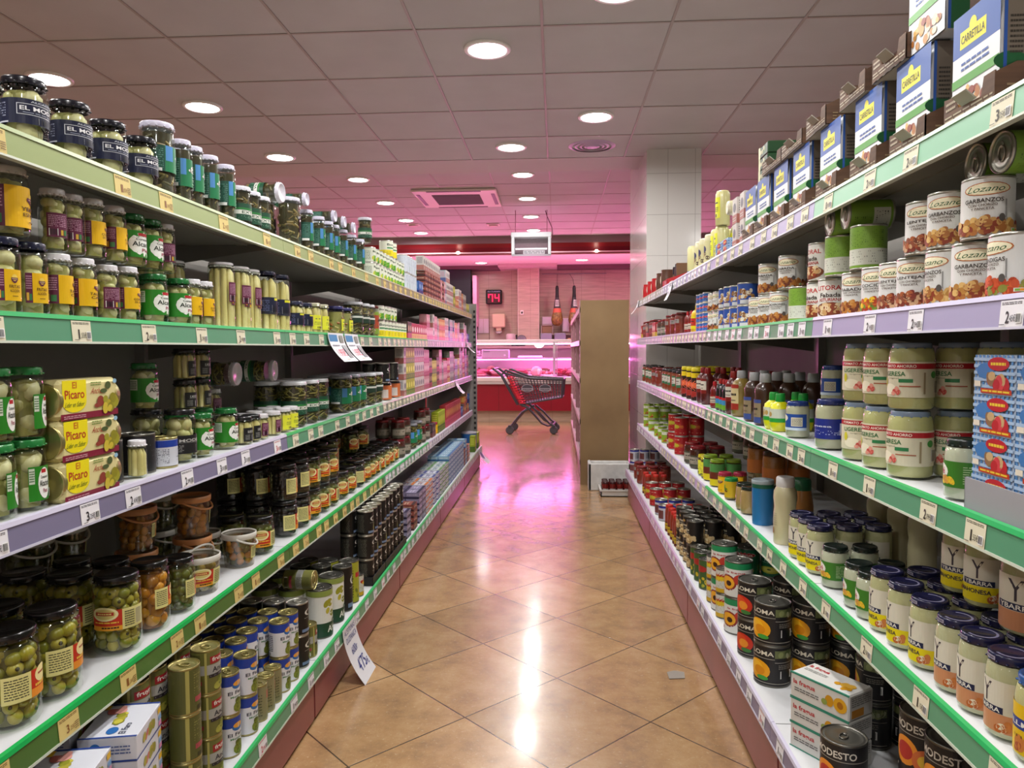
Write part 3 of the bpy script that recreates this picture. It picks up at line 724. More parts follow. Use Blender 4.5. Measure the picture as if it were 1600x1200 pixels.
# ---------------------------------------------------------------- shelving row closed by the brown board
t = tag(empty('brown_board', (.42, 6.23, 0)), 'tall plain brown fibreboard standing beside the tiled column', 'board')
g = G(); g.box(-.215, .19, 0, .018, 0, 1.56, noisy('fibreboard', '#806545', '#8f7450', 2.5, .6, detail=8)); g.obj('panel', t)
t = tag(empty('gondola_shelving', (.5, 8.0, 0)), 'shelving row seen edge-on behind the brown board, with pink posts', 'shelving')
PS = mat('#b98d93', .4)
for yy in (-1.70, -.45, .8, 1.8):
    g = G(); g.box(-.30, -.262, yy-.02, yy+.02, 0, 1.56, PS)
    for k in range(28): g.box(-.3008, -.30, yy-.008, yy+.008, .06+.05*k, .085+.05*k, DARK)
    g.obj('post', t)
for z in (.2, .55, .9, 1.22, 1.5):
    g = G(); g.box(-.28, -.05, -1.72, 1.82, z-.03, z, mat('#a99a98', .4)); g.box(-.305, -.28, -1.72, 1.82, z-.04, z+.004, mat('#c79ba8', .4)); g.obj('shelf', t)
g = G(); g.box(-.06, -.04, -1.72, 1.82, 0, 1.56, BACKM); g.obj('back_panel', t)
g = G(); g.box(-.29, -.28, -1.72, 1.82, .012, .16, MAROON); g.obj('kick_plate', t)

# ---------------------------------------------------------------- crates on the floor
def crate(x0, x1, y0, y1, z0, h, lab):
    t = tag(empty('white_crate', ((x0+x1)/2, (y0+y1)/2, z0)), lab, 'crate'); w = (x1-x0)/2; d = (y1-y0)/2
    c = mat('#cbc8c4', .5)
    g = G(); g.box(-w, w, -d, d, 0, .008, c); g.box(-w, w, -d, -d+.008, 0, h, c); g.box(-w, w, d-.008, d, 0, h, c); g.box(-w, -w+.008, -d, d, 0, h, c); g.box(w-.008, w, -d, d, 0, h, c); g.box(-w-.008, w+.008, -d-.008, -d, h-.012, h, c); g.box(-w-.008, -w, -d, d, h-.012, h, c); g.obj('crate_body', t)
    return t
crate(.345, .60, 5.72, 5.96, 0, .055, 'low white tray full of red jars under clear film')
k = 0
for i in range(4):
    for j in range(3):
        t = tag(empty('sauce_jar', (.385+.056*i, 5.77+.062*j, .0095)), f"small red sauce jar in the white floor tray, {['front','middle','back'][j]} row, {['first','second','third','fourth'][i]} from left", 'jar', 'red jars in the white floor tray')
        g = G(); g.lathe([(.02, 0), (.026, .006), (.026, .07), (.022, .085)], mat('#6f1c18', .25), 16); 
        draw(g, [('R', 0, 1, 0, 1, '#a9a3a0'), ('R', .1, .9, .3, .6, '#7a2a2a')], wrap_cyl(.0263, -pi/2, .02, .045), .045, .03, .01); g.obj('body', t)
        g = G(); g.lathe([(.023, .085), (.024, .10), (.02, .102)], mat('#3a1416', .35), 16); g.obj('lid', t)
t = tag(empty('styrofoam_box', (.44, 6.06, 0)), 'rough white box standing behind the tray of red jars', 'box')
g = G(); c = noisy('styrofoam', '#c9c8c6', '#d6d5d3', 20, .8, bump=.3); g.box(-.18, .16, -.09, -.07, 0, .22, c, .006); g.box(-.18, .16, .07, .09, 0, .22, c, .006); g.box(-.18, -.155, -.09, .09, 0, .225, c, .006); g.box(.14, .16, -.09, .09, 0, .22, c, .006); g.box(-.17, .15, -.08, .08, 0, .02, c); g.box(-.17, .15, -.085, .085, .19, .20, c); g.obj('box_body', t)

# ---------------------------------------------------------------- shopping cart
t = tag(empty('shopping_cart', (-.36, 10.1, 0), radians(-4)), 'dark plastic shopping cart with red rear panel facing right', 'shopping cart')
CG = mat('#3c3a42', .4); CRD = mat('#e0283c', .4); W2 = .24
def lerp(a, b, f): return tuple(a[i]+(b[i]-a[i])*f for i in range(3))
# basket outline (x, z): rear top, front top, front bottom, rear bottom
RT, FT, FB, RB = (-.30, .80), (.47, .74), (.45, .50), (-.12, .40)
g = G()
for s in (-1, 1):
    def q(p, f=1): return (p[0], s*W2*f, p[1])
    fr = .86
    g.tube([q((-.30, .82)), q((-.12, .78)), q((.05, .755)), q((.30, .745)), (FT[0], s*W2*fr, FT[1])], .014, CG, 8)
    g.tube([(FT[0], s*W2*fr, FT[1]), (FB[0], s*W2*fr*.95, FB[1])], .012, CG, 8)
    g.tube([(FB[0], s*W2*fr*.95, FB[1]), (RB[0], s*W2*.9, RB[1])], .012, CG, 8)
    for k in range(1, 17):       # vertical slats
        f = k/17; a = (-.30+.77*f, 0, .80-.055*f); b = (-.12+.57*f, 0, .40+.10*f)
        g.tube([(a[0], s*W2*(1-.14*f), a[2]), (b[0], s*W2*(.9-.08*f), b[2])], .005, CG, 5)
    for k in range(1, 6):
        f = k/6; a = lerp((-.30, W2, .80), (-.12, W2*.9, .40), f); b = lerp((FT[0], W2*fr, FT[1]), (FB[0], W2*fr*.95, FB[1]), f)
        g.tube([(a[0], s*a[1], a[2]), (b[0], s*b[1], b[2])], .005, CG, 5)
for k in range(8):
    f = k/7; y = -W2*.82 + 2*W2*.82*f
    g.tube([(FT[0], y, FT[1]), (FB[0], y*.95, FB[1])], .005, CG, 5); g.tube([(FB[0], y*.95, FB[1]), (RB[0], y, RB[1])], .005, CG, 5)
g.tube([(FT[0], -W2*.86, FT[1]), (FT[0], W2*.86, FT[1])], .014, CG, 8); g.tube([(FB[0], -W2*.82, FB[1]), (FB[0], W2*.82, FB[1])], .012, CG, 8)
g.obj('basket', t)
for x in (-.02, .22):
    g = G(); wr = wrap_plane((x-.07, -W2-.004, .56), (1, .02, 0), (0, 0, 1), (0, -1, 0))
    draw(g, [('E', .5, .5, .5, .42, '#8d8790'), ('E', .5, .5, .43, .34, '#4a4650'), ('R', .0, 1, .25, .5, '#a39ca6'), ('L', .1, .9, .28, .46, 1, '#3c3a42')], wr, .16, .13, gap=.001); g.obj('badge', t)
# red rear grid and side fins
g = G()
for k in range(11):
    f = k/10; a = (-.27+.17*f, 0, .76-.33*f)
    g.box(a[0]-.015, a[0]+.02, -W2*.97, W2*.97, a[2]-.006, a[2]+.006, CRD)
for y in (-.2, -.1, 0, .1, .2): g.tube([(-.28, y, .78), (-.10, y, .42)], .006, CRD, 6)
for s in (-1, 1):
    for k in range(12):
        f = k/11; g.box(-.285+.18*f, -.235+.20*f, s*W2*.98-.003, s*W2*.98+.003, .755-.33*f-.007, .755-.33*f+.007, CRD)
g.obj('rear_grid', t)
g = G()
for s in (-1, 1): g.tube([(-.46, s*W2*.9, .875), (-.36, s*W2, .80), (-.25, s*W2*.98, .60), (-.14, s*W2*.95, .40)], [.016, .02, .022, .02], CG, 8)
for s in (-1, 1): g.tube([(-.30, s*W2, .87), (-.20, s*W2, .83), (-.05, s*W2, .775)], .014, CG, 8)
g.tube([(-.30, -W2, .80), (-.30, W2, .80)], .01, CG, 6); g.tube([(-.36, -W2, .80), (-.30, -W2, .87)], .012, CG, 6); g.tube([(-.36, W2, .80), (-.30, W2, .87)], .012, CG, 6)
g.obj('rear_frame', t)
g = G(); g.tube([(-.47, -W2, .88), (-.475, 0, .885), (-.47, W2, .88)], .016, CG, 10); g.obj('handle', t)
g = G()
for s in (-1, 1):
    y = s*.21
    g.tube([(-.10, y, .40), (-.02, y, .37), (.05, y, .30), (.18, y, .15), (.26, y, .115), (.32, y*.9, .12)], [.022, .026, .024, .02, .018, .016], CG, 8, flat=.7)
    g.tube([(.06, y, .36), (.16, y, .28), (.28, y*.95, .15), (.34, y*.9, .12)], .014, CG, 8)
    g.tube([(.04, y, .36), (-.08, y, .30), (-.20, y*1.05, .16), (-.24, y*1.1, .10)], [.024, .024, .018, .016], CG, 8, flat=.7)
g.tube([(-.08, -.21, .385), (-.08, .21, .385)], .018, CG, 8); g.tube([(.33, -.2, .12), (.33, .2, .12)], .014, CG, 8)
g.obj('chassis', t)
for x, y in ((-.25, -.24), (-.25, .24), (.34, -.19), (.34, .19)):
    g = G(); g.box(x-.022, x+.022, y-.018, y+.018, .075, .125, CG, .006); g.X = Matrix.Translation((x, y, .056)) @ Matrix.Rotation(radians(90), 4, 'X'); g.lathe([(.045, -.016), (.056, -.01), (.056, .01), (.045, .016)], mat('#4a4850', .5), 18); g.X = None
    g.obj('wheel', t)

# ---------------------------------------------------------------- floor odds and ends
g = G(); g.X = Matrix.Translation((.42, 2.58, 0)) @ Matrix.Rotation(.3, 4, 'Z'); g.prism([(-.035, -.02), (.02, -.03), (.04, .015), (.01, .035), (-.02, .03)], .001, .003, mat('#8a8379', .7), 'z'); g.X = None; tag(g.obj('cardboard_scrap'), 'small torn grey cardboard scrap on the floor tiles', 'scrap')
# ---------------------------------------------------------------- goods: every kind is built once, copies share its meshes
GLS = glass('jar_glass', '#f4f8f2', 1.0, .03, .07); GLO = glass('cloudy_plastic', '#e4e2d8', .9, .18, .16)
TIN = mat('#b9b7ad', .28, .85); TING = mat('#b3a970', .28, .8); TIND = mat('#77766f', .3, .85)
NAVY, PUR, WHT, YEL, GRN, RD_, BLK = '#131a36', '#5d1d3d', '#e6e4de', '#e9b810', '#2f8a2a', '#b3202a', '#16161a'

def wfull(R, H, z0, arc=2*pi, a0=0.0):
    W = R*arc; return wrap_cyl(R, a0, z0, W), W, H
# ---- printed label designs: functions returning items in a unit square; u=.5 faces the aisle
def d_modesto(): return [('R', 0, 1, 0, 1, NAVY), ('L', .06, .28, .25, .85, 6, '#8d93a8'), ('R', .02, .3, .02, .08, '#c9ccd6'),
    ('R', .36, .80, .36, .38, '#d9dbe2'), ('R', .36, .80, .78, .80, '#d9dbe2'), ('R', .36, .365, .36, .8, '#d9dbe2'), ('R', .795, .80, .36, .8, '#d9dbe2'),
    ('T', 'EL MODESTO', .58, .62, .40, .17, '#e9e9ec'), ('L', .40, .76, .42, .48, 1, '#9aa0b4'), ('T', 'ALCACHOFAS', .58, .89, .26, .07, '#c5c9d4'), ('B', .50, .76, .04, .30)]
def d_black(): return [('R', 0, 1, 0, 1, '#1a1a1c'), ('T', 'EL MODESTO', .5, .72, .5, .16, '#bdbdb8'), ('R', .22, .78, .6, .62, '#8d8d88'), ('L', .1, .4, .1, .5, 6, '#8d8d88'), ('B', .55, .85, .08, .45)]
def d_dolifa(): return [('R', 0, 1, 0, 1, '#1f7a4c'), ('R', .0, .30, 0, 1, '#164b3c'), ('L', .03, .28, .1, .9, 10, '#5f8f80'), ('R', .31, .42, .42, 1, '#4f8cc9'),
    ('E', .64, .70, .10, .07, '#e8ede4'), ('E', .64, .60, .17, .085, '#eef0ea'), ('E', .64, .72, .055, .03, '#9c6a3a'), ('T', 'Dolifa', .64, .60, .27, .11, '#17281f'), ('T', 'Judia', .66, .38, .16, .07, '#dfeee0'), ('T', 'verde', .66, .27, .17, .07, '#dfeee0'), ('L', .56, .76, .08, .16, 1, '#9fd0ae'), ('R', .04, .26, .0, .12, '#e9e9e6')]
def d_extra(): return [('R', 0, 1, 0, 1, '#1c4a35'), ('R', 0, 1, .62, .74, '#2c7a3a'), ('R', 0, 1, .36, .60, '#dfe0d8'), ('T', 'EXTRA', .5, .48, .3, .16, '#2a4a36'), ('T', 'EXTRA', .12, .48, .2, .14, '#2a4a36'), ('E', .8, .82, .1, .14, '#7fb03a'), ('L', .1, .9, .06, .28, 3, '#7fa08c')]
def d_yellow(t1='CORAZONES', t2='DE ALCACHOFA'):
    return lambda: [('R', 0, 1, 0, 1, YEL), ('R', 0, .26, 0, 1, PUR), ('L', .03, .24, .45, .92, 6, '#b88aa0'), ('R', .04, .13, .08, .34, '#d8a83c'), ('R', .15, .23, .08, .3, '#3c7a4a'),
    ('E', .64, .70, .13, .13, PUR), ('E', .64, .74, .115, .11, '#e8c85a'), ('R', .50, .78, .66, .74, PUR), ('L', .53, .75, .68, .72, 1, '#f0d9a0'), ('T', t1, .64, .46, .44, .10, '#4a2a18'), ('T', t2, .64, .32, .40, .09, '#4a2a18'), ('L', .52, .76, .12, .18, 1, '#6a4a20')]
def d_maroon(): return [('R', 0, 1, 0, 1, PUR), ('L', .08, .9, .42, .92, 7, '#b58aa0'), ('B', .1, .5, .06, .36), ('R', .62, .74, .08, .3, '#c9a33a'), ('R', .78, .9, .08, .3, '#3c7a4a')]
def d_alca(): return [('R', 0, 1, 0, 1, '#27801f'), ('R', .02, .20, .5, .95, '#cfd8c8'), ('L', .03, .19, .55, .9, 5, '#3a6a32'), ('E', .58, .50, .27, .46, '#eceee8'), ('R', .44, .66, .80, .91, '#b3202a'), ('T', 'Corazones de', .58, .68, .34, .09, '#2a3a2a'), ('T', 'Alcachofa', .58, .50, .44, .18, '#1c2a1c'), ('T', 'Pieza', .60, .28, .22, .12, '#9a4a5a'), ('B', .84, .99, .06, .3)]
def d_asp_navy(): return [('R', 0, 1, 0, 1, NAVY), ('R', .66, 1, .1, .62, '#dfe02a'), ('R', .44, .62, .82, .96, '#d8d82c'), ('B', .40, .60, .1, .55), ('L', .05, .36, .15, .85, 7, '#5a628a')]
def d_lemon(): return [('R', 0, 1, 0, 1, '#dfe03a'), ('L', .25, .75, .66, .82, 1, '#2a3a5a'), ('L', .2, .8, .3, .55, 3, '#4a5a3a'), ('B', .3, .7, .04, .22)]
def d_olive(): return [('R', 0, .56, 0, 1, '#c5301c'), ('R', 0, .56, 0, .22, '#e8a32a'), ('R', .56, 1, 0, 1, '#e3dd94'), ('E', .25, .80, .25, .34, '#efe6b0'), ('E', .25, .80, .20, .25, '#d9c878'), ('R', .08, .42, .74, .90, '#b3281c'), ('L', .12, .38, .75, .89, 1, '#f0dc8a'), ('L', .06, .5, .32, .46, 1, '#f0c64a'), ('L', .2, .5, .06, .22, 1, '#3a1a10'), ('L', .60, .78, .1, .9, 7, '#4a4a30'), ('R', .80, .96, .12, .9, '#efe9b4'), ('L', .81, .95, .14, .88, 12, '#1c1c18')]
def d_olive2(): return [('R', 0, .5, 0, 1, '#e3dd94'), ('L', .05, .45, .12, .9, 8, '#4a4a30'), ('R', .5, 1, 0, 1, '#c5301c'), ('R', .5, 1, 0, .3, '#e8902a'), ('E', .78, .76, .2, .32, '#efe0a0'), ('L', .66, .9, .7, .86, 1, '#9a2a18'), ('L', .58, .94, .3, .5, 1, '#f0c64a')]
def d_faro(): return [('R', 0, 1, 0, 1, '#e3e4ea'), ('R', 0, 1, .74, 1, '#1f3fa0'), ('E', .64, .74, .12, .11, '#2c6ab0'), ('E', .64, .78, .10, .07, '#e8a33a'), ('R', .635, .645, .70, .84, '#c8d8ea'), ('T', 'El Faro', .62, .55, .34, .09, '#1a2038'), ('T', 'Manzanilla', .64, .44, .30, .05, '#3a7a4a'),
    ('F', .66, .18, .09, .12, ['#6f7a2a', '#8a9438', '#5a6522', '#7c8a30'], 8, .012), ('R', .02, .2, .52, .55, RD_), ('L', .03, .3, .15, .66, 9, '#6a6a78'), ('B', .05, .25, .02, .12)]
def d_fruyper(): return [('R', 0, 1, 0, 1, '#6f7038'), ('R', 0, 1, .44, .68, '#a8a9a4'), ('R', .44, .86, .70, .88, '#a3232e'), ('T', 'fruyper', .65, .79, .36, .13, '#efece4'), ('T', 'Anchoa', .65, .55, .36, .13, '#2a2c38'), ('R', .42, .9, .36, .44, '#23222c'), ('L', .44, .88, .37, .43, 1, '#8d8d98'),
    ('F', .66, .18, .16, .13, ['#8a8f38', '#a5a648', '#6f7a2a'], 12, .010), ('L', .05, .3, .45, .95, 12, '#4a4c22'), ('R', .03, .32, .2, .3, '#a84450'), ('B', .05, .3, .02, .14), ('R', .36, .39, 0, 1, '#b3ad60')]
def d_ahorro(): return [('R', 0, 1, 0, 1, '#e0e2dc'), ('F', .6, .62, .3, .18, ['#9a9a2a', '#b8b03a', '#7f8a24', '#c8b83c'], 16, .014), ('R', 0, 1, 0, .30, '#14442c'), ('E', .62, .32, .16, .08, '#14442c'), ('T', 'AHORRO', .6, .16, .42, .14, '#e9ebe4'), ('T', 'Formato', .6, .30, .22, .05, '#cfd8c8'), ('R', 0, 1, .88, 1, '#8a9a4a')]
def d_oro(): return [('R', 0, 1, 0, 1, '#141414'), ('E', .55, .70, .12, .12, '#d9d7cf'), ('E', .55, .70, .085, .09, '#141414'), ('R', .58, .63, .80, .92, '#d9d7cf'), ('L', .42, .68, .50, .54, 1, '#9a9a90'), ('F', .55, .30, .14, .10, ['#8f9a34', '#a8ad44', '#c8c890'], 7, .012), ('R', .38, .74, .06, .16, '#6f86a8'), ('L', .05, .3, .1, .9, 12, '#6a6a60')]
def d_veg(): return [('R', 0, 1, 0, 1, '#d8dccb'), ('R', .4, 1, 0, .45, '#5a9a2a'), ('F', .6, .3, .3, .2, ['#3f8a2a', '#7fb83a', '#cfc84a'], 10, .011), ('T', 'Bonduelle', .6, .76, .44, .14, '#2a4a2a'), ('L', .05, .32, .1, .8, 6, '#7a8a70')]
def d_vegy(): return [('R', 0, 1, 0, 1, '#dfe2cf'), ('R', 0, 1, 0, .42, '#e2cf1c'), ('T', 'Bonduelle', .55, .78, .5, .16, '#23382c'), ('R', .3, .8, .5, .6, '#4a8a5a'), ('L', .1, .4, .1, .34, 3, '#8a7a1c')]
def d_lozano(name, cols):
    return lambda: [('R', 0, 1, 0, 1, '#dedfdc'), ('R', 0, .12, 0, 1, '#7fae3c'), ('R', .88, 1, 0, 1, '#7fae3c'), ('L', .02, .11, .3, .9, 9, '#3c6a1c'), ('B', .9, .99, .05, .25), ('L', .89, .99, .35, .9, 9, '#cfe0b0'),
    ('E', .50, .82, .235, .115, '#b8662a'), ('E', .50, .82, .22, .10, '#efe9c8'), ('T', 'Lozano', .50, .82, .35, .10, '#1c5a2c', True, .25), ('T', name, .47, .62, .38, .075, '#3a3028'), ('T', 'CON CHORIZO', .46, .54, .28, .045, '#5a4638'), ('T', 'Y PANCETA', .46, .475, .22, .045, '#5a4638'),
    ('F', .5, .16, .40, .15, cols, 80, .0058), ('R', .67, .685, .3, .62, '#8a8a88'), ('E', .64, .30, .03, .07, '#55504c'), ('R', .74, .84, .06, .12, '#e3e3d8'), ('R', .75, .79, .07, .11, '#7fae3c'), ('R', .79, .83, .07, .11, '#e8902a')]
C_BEAN = ['#8a4a24', '#a8652f', '#c08a4a', '#6a2f1a', '#b5742f']; C_CHICK = ['#c79a5a', '#b5803c', '#d9b06a', '#8a3a22', '#a86a34']; C_STEW = ['#b3481f', '#c7622a', '#e8b82a', '#6f8a2f', '#a83a1c']; C_LENT = ['#6a3524', '#8a4a34', '#a85a34', '#c9a07a', '#7a2f22']
def d_litoral(): return [('R', 0, 1, 0, 1, '#dddcd6'), ('R', 0, .14, 0, 1, '#8ab84a'), ('R', .86, 1, 0, 1, '#8ab84a'), ('E', .5, .80, .3, .13, '#e3e0d8'), ('T', 'LITORAL', .5, .80, .5, .13, '#b81c26'), ('T', 'Fabada', .5, .60, .36, .12, '#3a2a24'), ('T', 'ASTURIANA', .5, .47, .42, .09, '#a82a24'), ('E', .5, .2, .3, .20, '#7a3a1c'), ('F', .5, .2, .24, .14, ['#d8b88a', '#c79a64', '#8a3a20', '#e3cba4'], 44, .0065), ('L', .02, .12, .3, .9, 8, '#3c6a1c')]
def d_litback(): return [('R', 0, 1, 0, 1, '#7aa338'), ('L', .3, .7, .5, .92, 9, '#4a6a20'), ('R', .3, .8, .06, .46, '#cfd2c4'), ('L', .34, .76, .1, .42, 5, '#5a5a54'), ('R', 0, .2, 0, 1, '#dddcd6'), ('F', .1, .2, .1, .15, C_BEAN, 9, .008)]
def d_carr(): return [('R', 0, 1, 0, 1, '#dfe3e6'), ('R', 0, 1, .62, 1, '#2c55a0'), ('R', .16, .72, .68, .84, '#e2d71c'), ('E', .44, .85, .08, .07, '#e2d71c'), ('T', 'CARRETILLA', .44, .76, .50, .075, '#3a3a1c'), ('L', .2, .8, .46, .56, 2, '#3a5aa0'), ('R', 0, 1, .34, .42, '#4f9a3a'), ('F', .5, .16, .4, .14, C_CHICK + ['#d9c9b0'], 24, .008)]
def d_frank(): return [('R', 0, 1, 0, 1, '#2c50a4'), ('R', .1, .4, .6, .9, '#e2d71c'), ('F', .65, .45, .2, .3, ['#e3dccb', '#b8884a', '#8a5a2a'], 14, .008), ('R', .5, 1, .02, .2, '#c9cdd0')]
def d_bluean(): return [('R', 0, 1, 0, 1, '#5a9ad0'), ('R', .1, .9, .1, .35, '#e6ddd4'), ('E', .5, .7, .3, .18, '#b3222c'), ('L', .3, .7, .66, .76, 1, '#efe6da')]
def d_ligeresa(): return [('R', 0, 1, 0, 1, '#d8d2b8'), ('R', 0, 1, .80, .95, '#b01f2a'), ('T', 'FORMATO AHORRO', .5, .875, .42, .08, '#efe3d8'), ('T', 'LIGERESA', .46, .66, .30, .13, '#2a6a3a'), ('T', 'original', .47, .53, .14, .05, '#6a6a4a', False), ('R', .54, .68, .42, .52, '#2f7a4a'), ('E', .42, .22, .10, .16, '#efe8d0'), ('F', .50, .18, .05, .09, ['#c8504a', '#e09a8a'], 6, .006), ('E', .34, .42, .025, .14, '#d8cf3a'), ('R', .55, .75, .30, .33, '#a8553a'), ('E', .14, .3, .05, .14, '#a8784a'), ('R', .78, .80, .1, .7, '#9a8a6a'), ('B', .84, .97, .1, .5), ('E', .90, .64, .04, .1, '#3f8a3a')]
def d_ybarra(c='#e3cf12', prod='MAHONESA'):
    return lambda: [('R', .12, .88, 0, 1, '#d6d2c2'), ('R', .12, .88, 0, .36, c), ('T', 'Y', .5, .74, .15, .40, '#3a3440', False), ('R', .30, .70, .37, .50, '#1c2548'), ('T', 'YBARRA', .5, .435, .34, .09, '#e8e6dc'), ('T', prod, .46, .24, .40, .10, '#2a2440'), ('F', .70, .12, .07, .08, ['#c8783a', '#e3d8c0', '#b8602a'], 6, .006)]
def d_calve(): return [('R', 0, 1, 0, 1, '#3c7a26'), ('E', .30, .58, .17, .36, '#e9e6df'), ('T', 'Calvé', .30, .60, .24, .26, '#b8204a'), ('L', .2, .4, .30, .36, 1, '#7a5a5a'), ('F', .42, .22, .12, .14, ['#d8a33a', '#e8c82a', '#c8884a'], 9, .007), ('L', .62, .95, .15, .85, 8, '#a8c890'), ('R', .70, .84, .02, .2, '#2a4a8a')]
def d_hellm(): return [('R', 0, 1, 0, 1, '#1f2c84'), ('E', .20, .80, .06, .12, '#dfe0e6'), ('E', .12, .52, .05, .09, '#e6dfc8'), ('E', .12, .26, .05, .09, '#e6dfc8'), ('T', 'Mayonesa', .5, .62, .44, .14, '#c9cfe8'), ('L', .3, .8, .2, .45, 3, '#aab2dc'), ('R', .80, .96, .2, .8, '#d9dbe6')]
def d_kraft(): return [('R', 0, 1, 0, 1, '#1f4a9a'), ('E', .45, .74, .12, .2, '#e6e0c8'), ('R', .0, 1, .0, .16, '#c8d8e8'), ('L', .1, .44, .36, .56, 1, '#e6e8ee'), ('R', .66, .9, .25, .8, '#d8d2bc'), ('L', .68, .88, .3, .75, 6, '#5a5a50')]
def d_loma(cols=('#e8a010', '#d98a0c', '#f0b828'), g2='#3f9a3a'):
    return lambda: [('R', 0, 1, 0, 1, '#1c1b1d'), ('R', .56, .9, .74, .94, '#6a7348'), ('F', .73, .84, .14, .06, ['#4a5a30', '#8a9460', '#a8ad88'], 9, .008), ('T', 'LA LOMA', .34, .84, .42, .12, '#d9d3c0'), ('R', .1, .56, .70, .715, '#a8a498'), ('R', .56, .9, .62, .635, '#a8a498'), ('E', .36, .38, .15, .26, cols[0]), ('E', .33, .42, .10, .18, cols[2]), ('E', .38, .36, .07, .12, cols[1]), ('E', .42, .18, .07, .06, g2), ('B', .62, .78, .2, .4), ('L', .6, .8, .45, .58, 3, '#8a867c'), ('R', .1, .9, .06, .075, '#a8a498'), ('R', .05, .2, .3, .36, '#c8a82a')]
def d_fragua(): return [('R', 0, 1, 0, 1, '#17603f'), ('E', .5, .80, .26, .11, '#c9c4b0'), ('E', .5, .80, .245, .095, '#b01f28'), ('T', 'la fragua', .5, .80, .38, .11, '#efe9dc'), ('T', 'PIÑA', .5, .60, .2, .09, '#dfe8dc'), ('L', .32, .68, .48, .54, 1, '#8fc0a4'), ('E', .5, .24, .22, .13, '#b8b83a'), ('E', .5, .25, .15, .085, '#d0cc5a'), ('E', .5, .26, .04, .03, '#4a5a20')]
def d_peach(): return [('R', 0, 1, 0, 1, '#dcdcd6'), ('R', 0, 1, .82, 1, '#1f8a55'), ('E', .42, .40, .15, .24, '#8a2a26'), ('E', .42, .40, .12, .19, '#e8a82a'), ('E', .44, .38, .05, .08, '#3a1c14'), ('E', .62, .52, .10, .16, '#b8382a'), ('L', .08, .28, .2, .7, 7, '#8a8a84'), ('R', .1, .3, .05, .12, RD_), ('T', 'la fragua', .55, .72, .3, .07, RD_)]
def d_mod_can(): return [('R', 0, 1, 0, 1, '#1f1d20'), ('T', 'MODESTO', .45, .84, .46, .13, '#d9d5c9'), ('R', .15, .85, .72, .735, '#9a968c'), ('E', .36, .42, .14, .24, '#e8902a'), ('E', .36, .42, .09, .15, '#b8302a'), ('E', .56, .34, .12, .2, '#d9703a'), ('E', .56, .34, .07, .11, '#e8b83a'), ('L', .15, .85, .06, .14, 1, '#9a968c')]
def d_chick(): return [('R', 0, 1, 0, 1, '#1a1716'), ('E', .5, .84, .07, .06, '#b8923a'), ('T', 'Huertas', .5, .64, .4, .12, '#d8d0b8'), ('L', .3, .7, .46, .54, 1, '#b8b0a0'), ('F', .5, .22, .46, .2, ['#cbb487', '#b89c6c', '#dccba0', '#a88a5a'], 70, .0075)]
def d_tomc(): return [('R', 0, 1, 0, 1, '#a81c22'), ('E', .5, .5, .3, .26, '#c4622a'), ('E', .5, .5, .2, .17, '#b8b030'), ('L', .2, .8, .1, .2, 1, '#e3c8a0'), ('L', .3, .7, .8, .9, 1, '#e8d8c0')]
def d_greenc(): return [('R', 0, 1, 0, 1, '#86a62a'), ('R', 0, .4, 0, .4, '#4a6a4a'), ('F', .6, .2, .2, .14, ['#a83a2a', '#c8b83a'], 8, .008), ('R', .5, .9, .6, .84, '#d8dccb'), ('L', .54, .86, .66, .8, 2, '#2a5a2a')]
def d_tuna(): return [('R', 0, 1, 0, 1, '#2a5ea8'), ('E', .5, .55, .34, .24, '#e3ddd4'), ('E', .5, .55, .3, .19, '#b32a34'), ('L', .28, .72, .48, .64, 1, '#efe6da'), ('L', .2, .8, .1, .2, 1, '#c8d8ea')]
def d_sauce(c1='#d8d3c4', c2='#7a1c18', t='Sauce'):
    return lambda: [('R', 0, 1, 0, 1, c1), ('R', 0, 1, 0, .25, c2), ('R', 0, 1, .85, 1, c2), ('L', .15, .85, .5, .7, 1, '#2a2420'), ('L', .2, .8, .32, .42, 1, '#6a5a4a')]
def d_hot(): return [('R', 0, 1, 0, 1, '#2a120e'), ('R', .1, .9, .78, .95, '#e3c81c'), ('L', .2, .8, .8, .93, 1, '#b3281c'), ('E', .5, .5, .4, .2, '#d8603a'), ('L', .25, .75, .44, .58, 1, '#f0d8b0'), ('E', .5, .2, .3, .13, '#9a241c')]
def d_cream(): return [('L', .2, .8, .35, .75, 6, '#b0a890'), ('E', .3, .2, .14, .1, '#a8784a')]

# ---- contents
def fill_balls(g, R, z0, z1, size, m, seed, core, elong=1.15, n=None, hole=None):
    rnd = random.Random(seed); g.lathe([(R*.70, z0+.002), (R*.70, z1-.004)], core, 16)
    mx = size*1.0; z = z0 + size*elong; j = 0
    while z < z1 - size*.8:
        cnt = int(2*pi*(R-size)/(size*1.78)); off = rnd.random()
        for i in range(cnt):
            a = 2*pi*(i+off)/cnt + rnd.uniform(-.08, .08); r = R - mx*rnd.uniform(1.0, 1.2); s_ = size*rnd.uniform(.88, 1.06)
            zz = max(z + rnd.uniform(-.25, .25)*size, z0+size*elong)
            Rm = Matrix.Rotation(a, 3, 'Z') @ Matrix.Rotation(rnd.uniform(0, 3.1), 3, 'X')
            g.ball((r*cos(a), r*sin(a), zz), (s_*.93, s_*elong*.93, s_*.93), m[(i+j) % len(m)], 9, 6, Rm)
            if hole and rnd.random() < .35:
                g.ball(((r+s_*.8)*cos(a), (r+s_*.8)*sin(a), zz+s_*.2), (s_*.3, s_*.3, s_*.3), hole, 6, 4)
        z += size*1.48; j += 1
    for i in range(int(5*(R/.04))):
        a = rnd.uniform(0, 6.28); r = rnd.uniform(0, R-size); g.ball((r*cos(a), r*sin(a), z1-size*.8), (size*1.05, size, size*.9), m[i % len(m)], 8, 5)
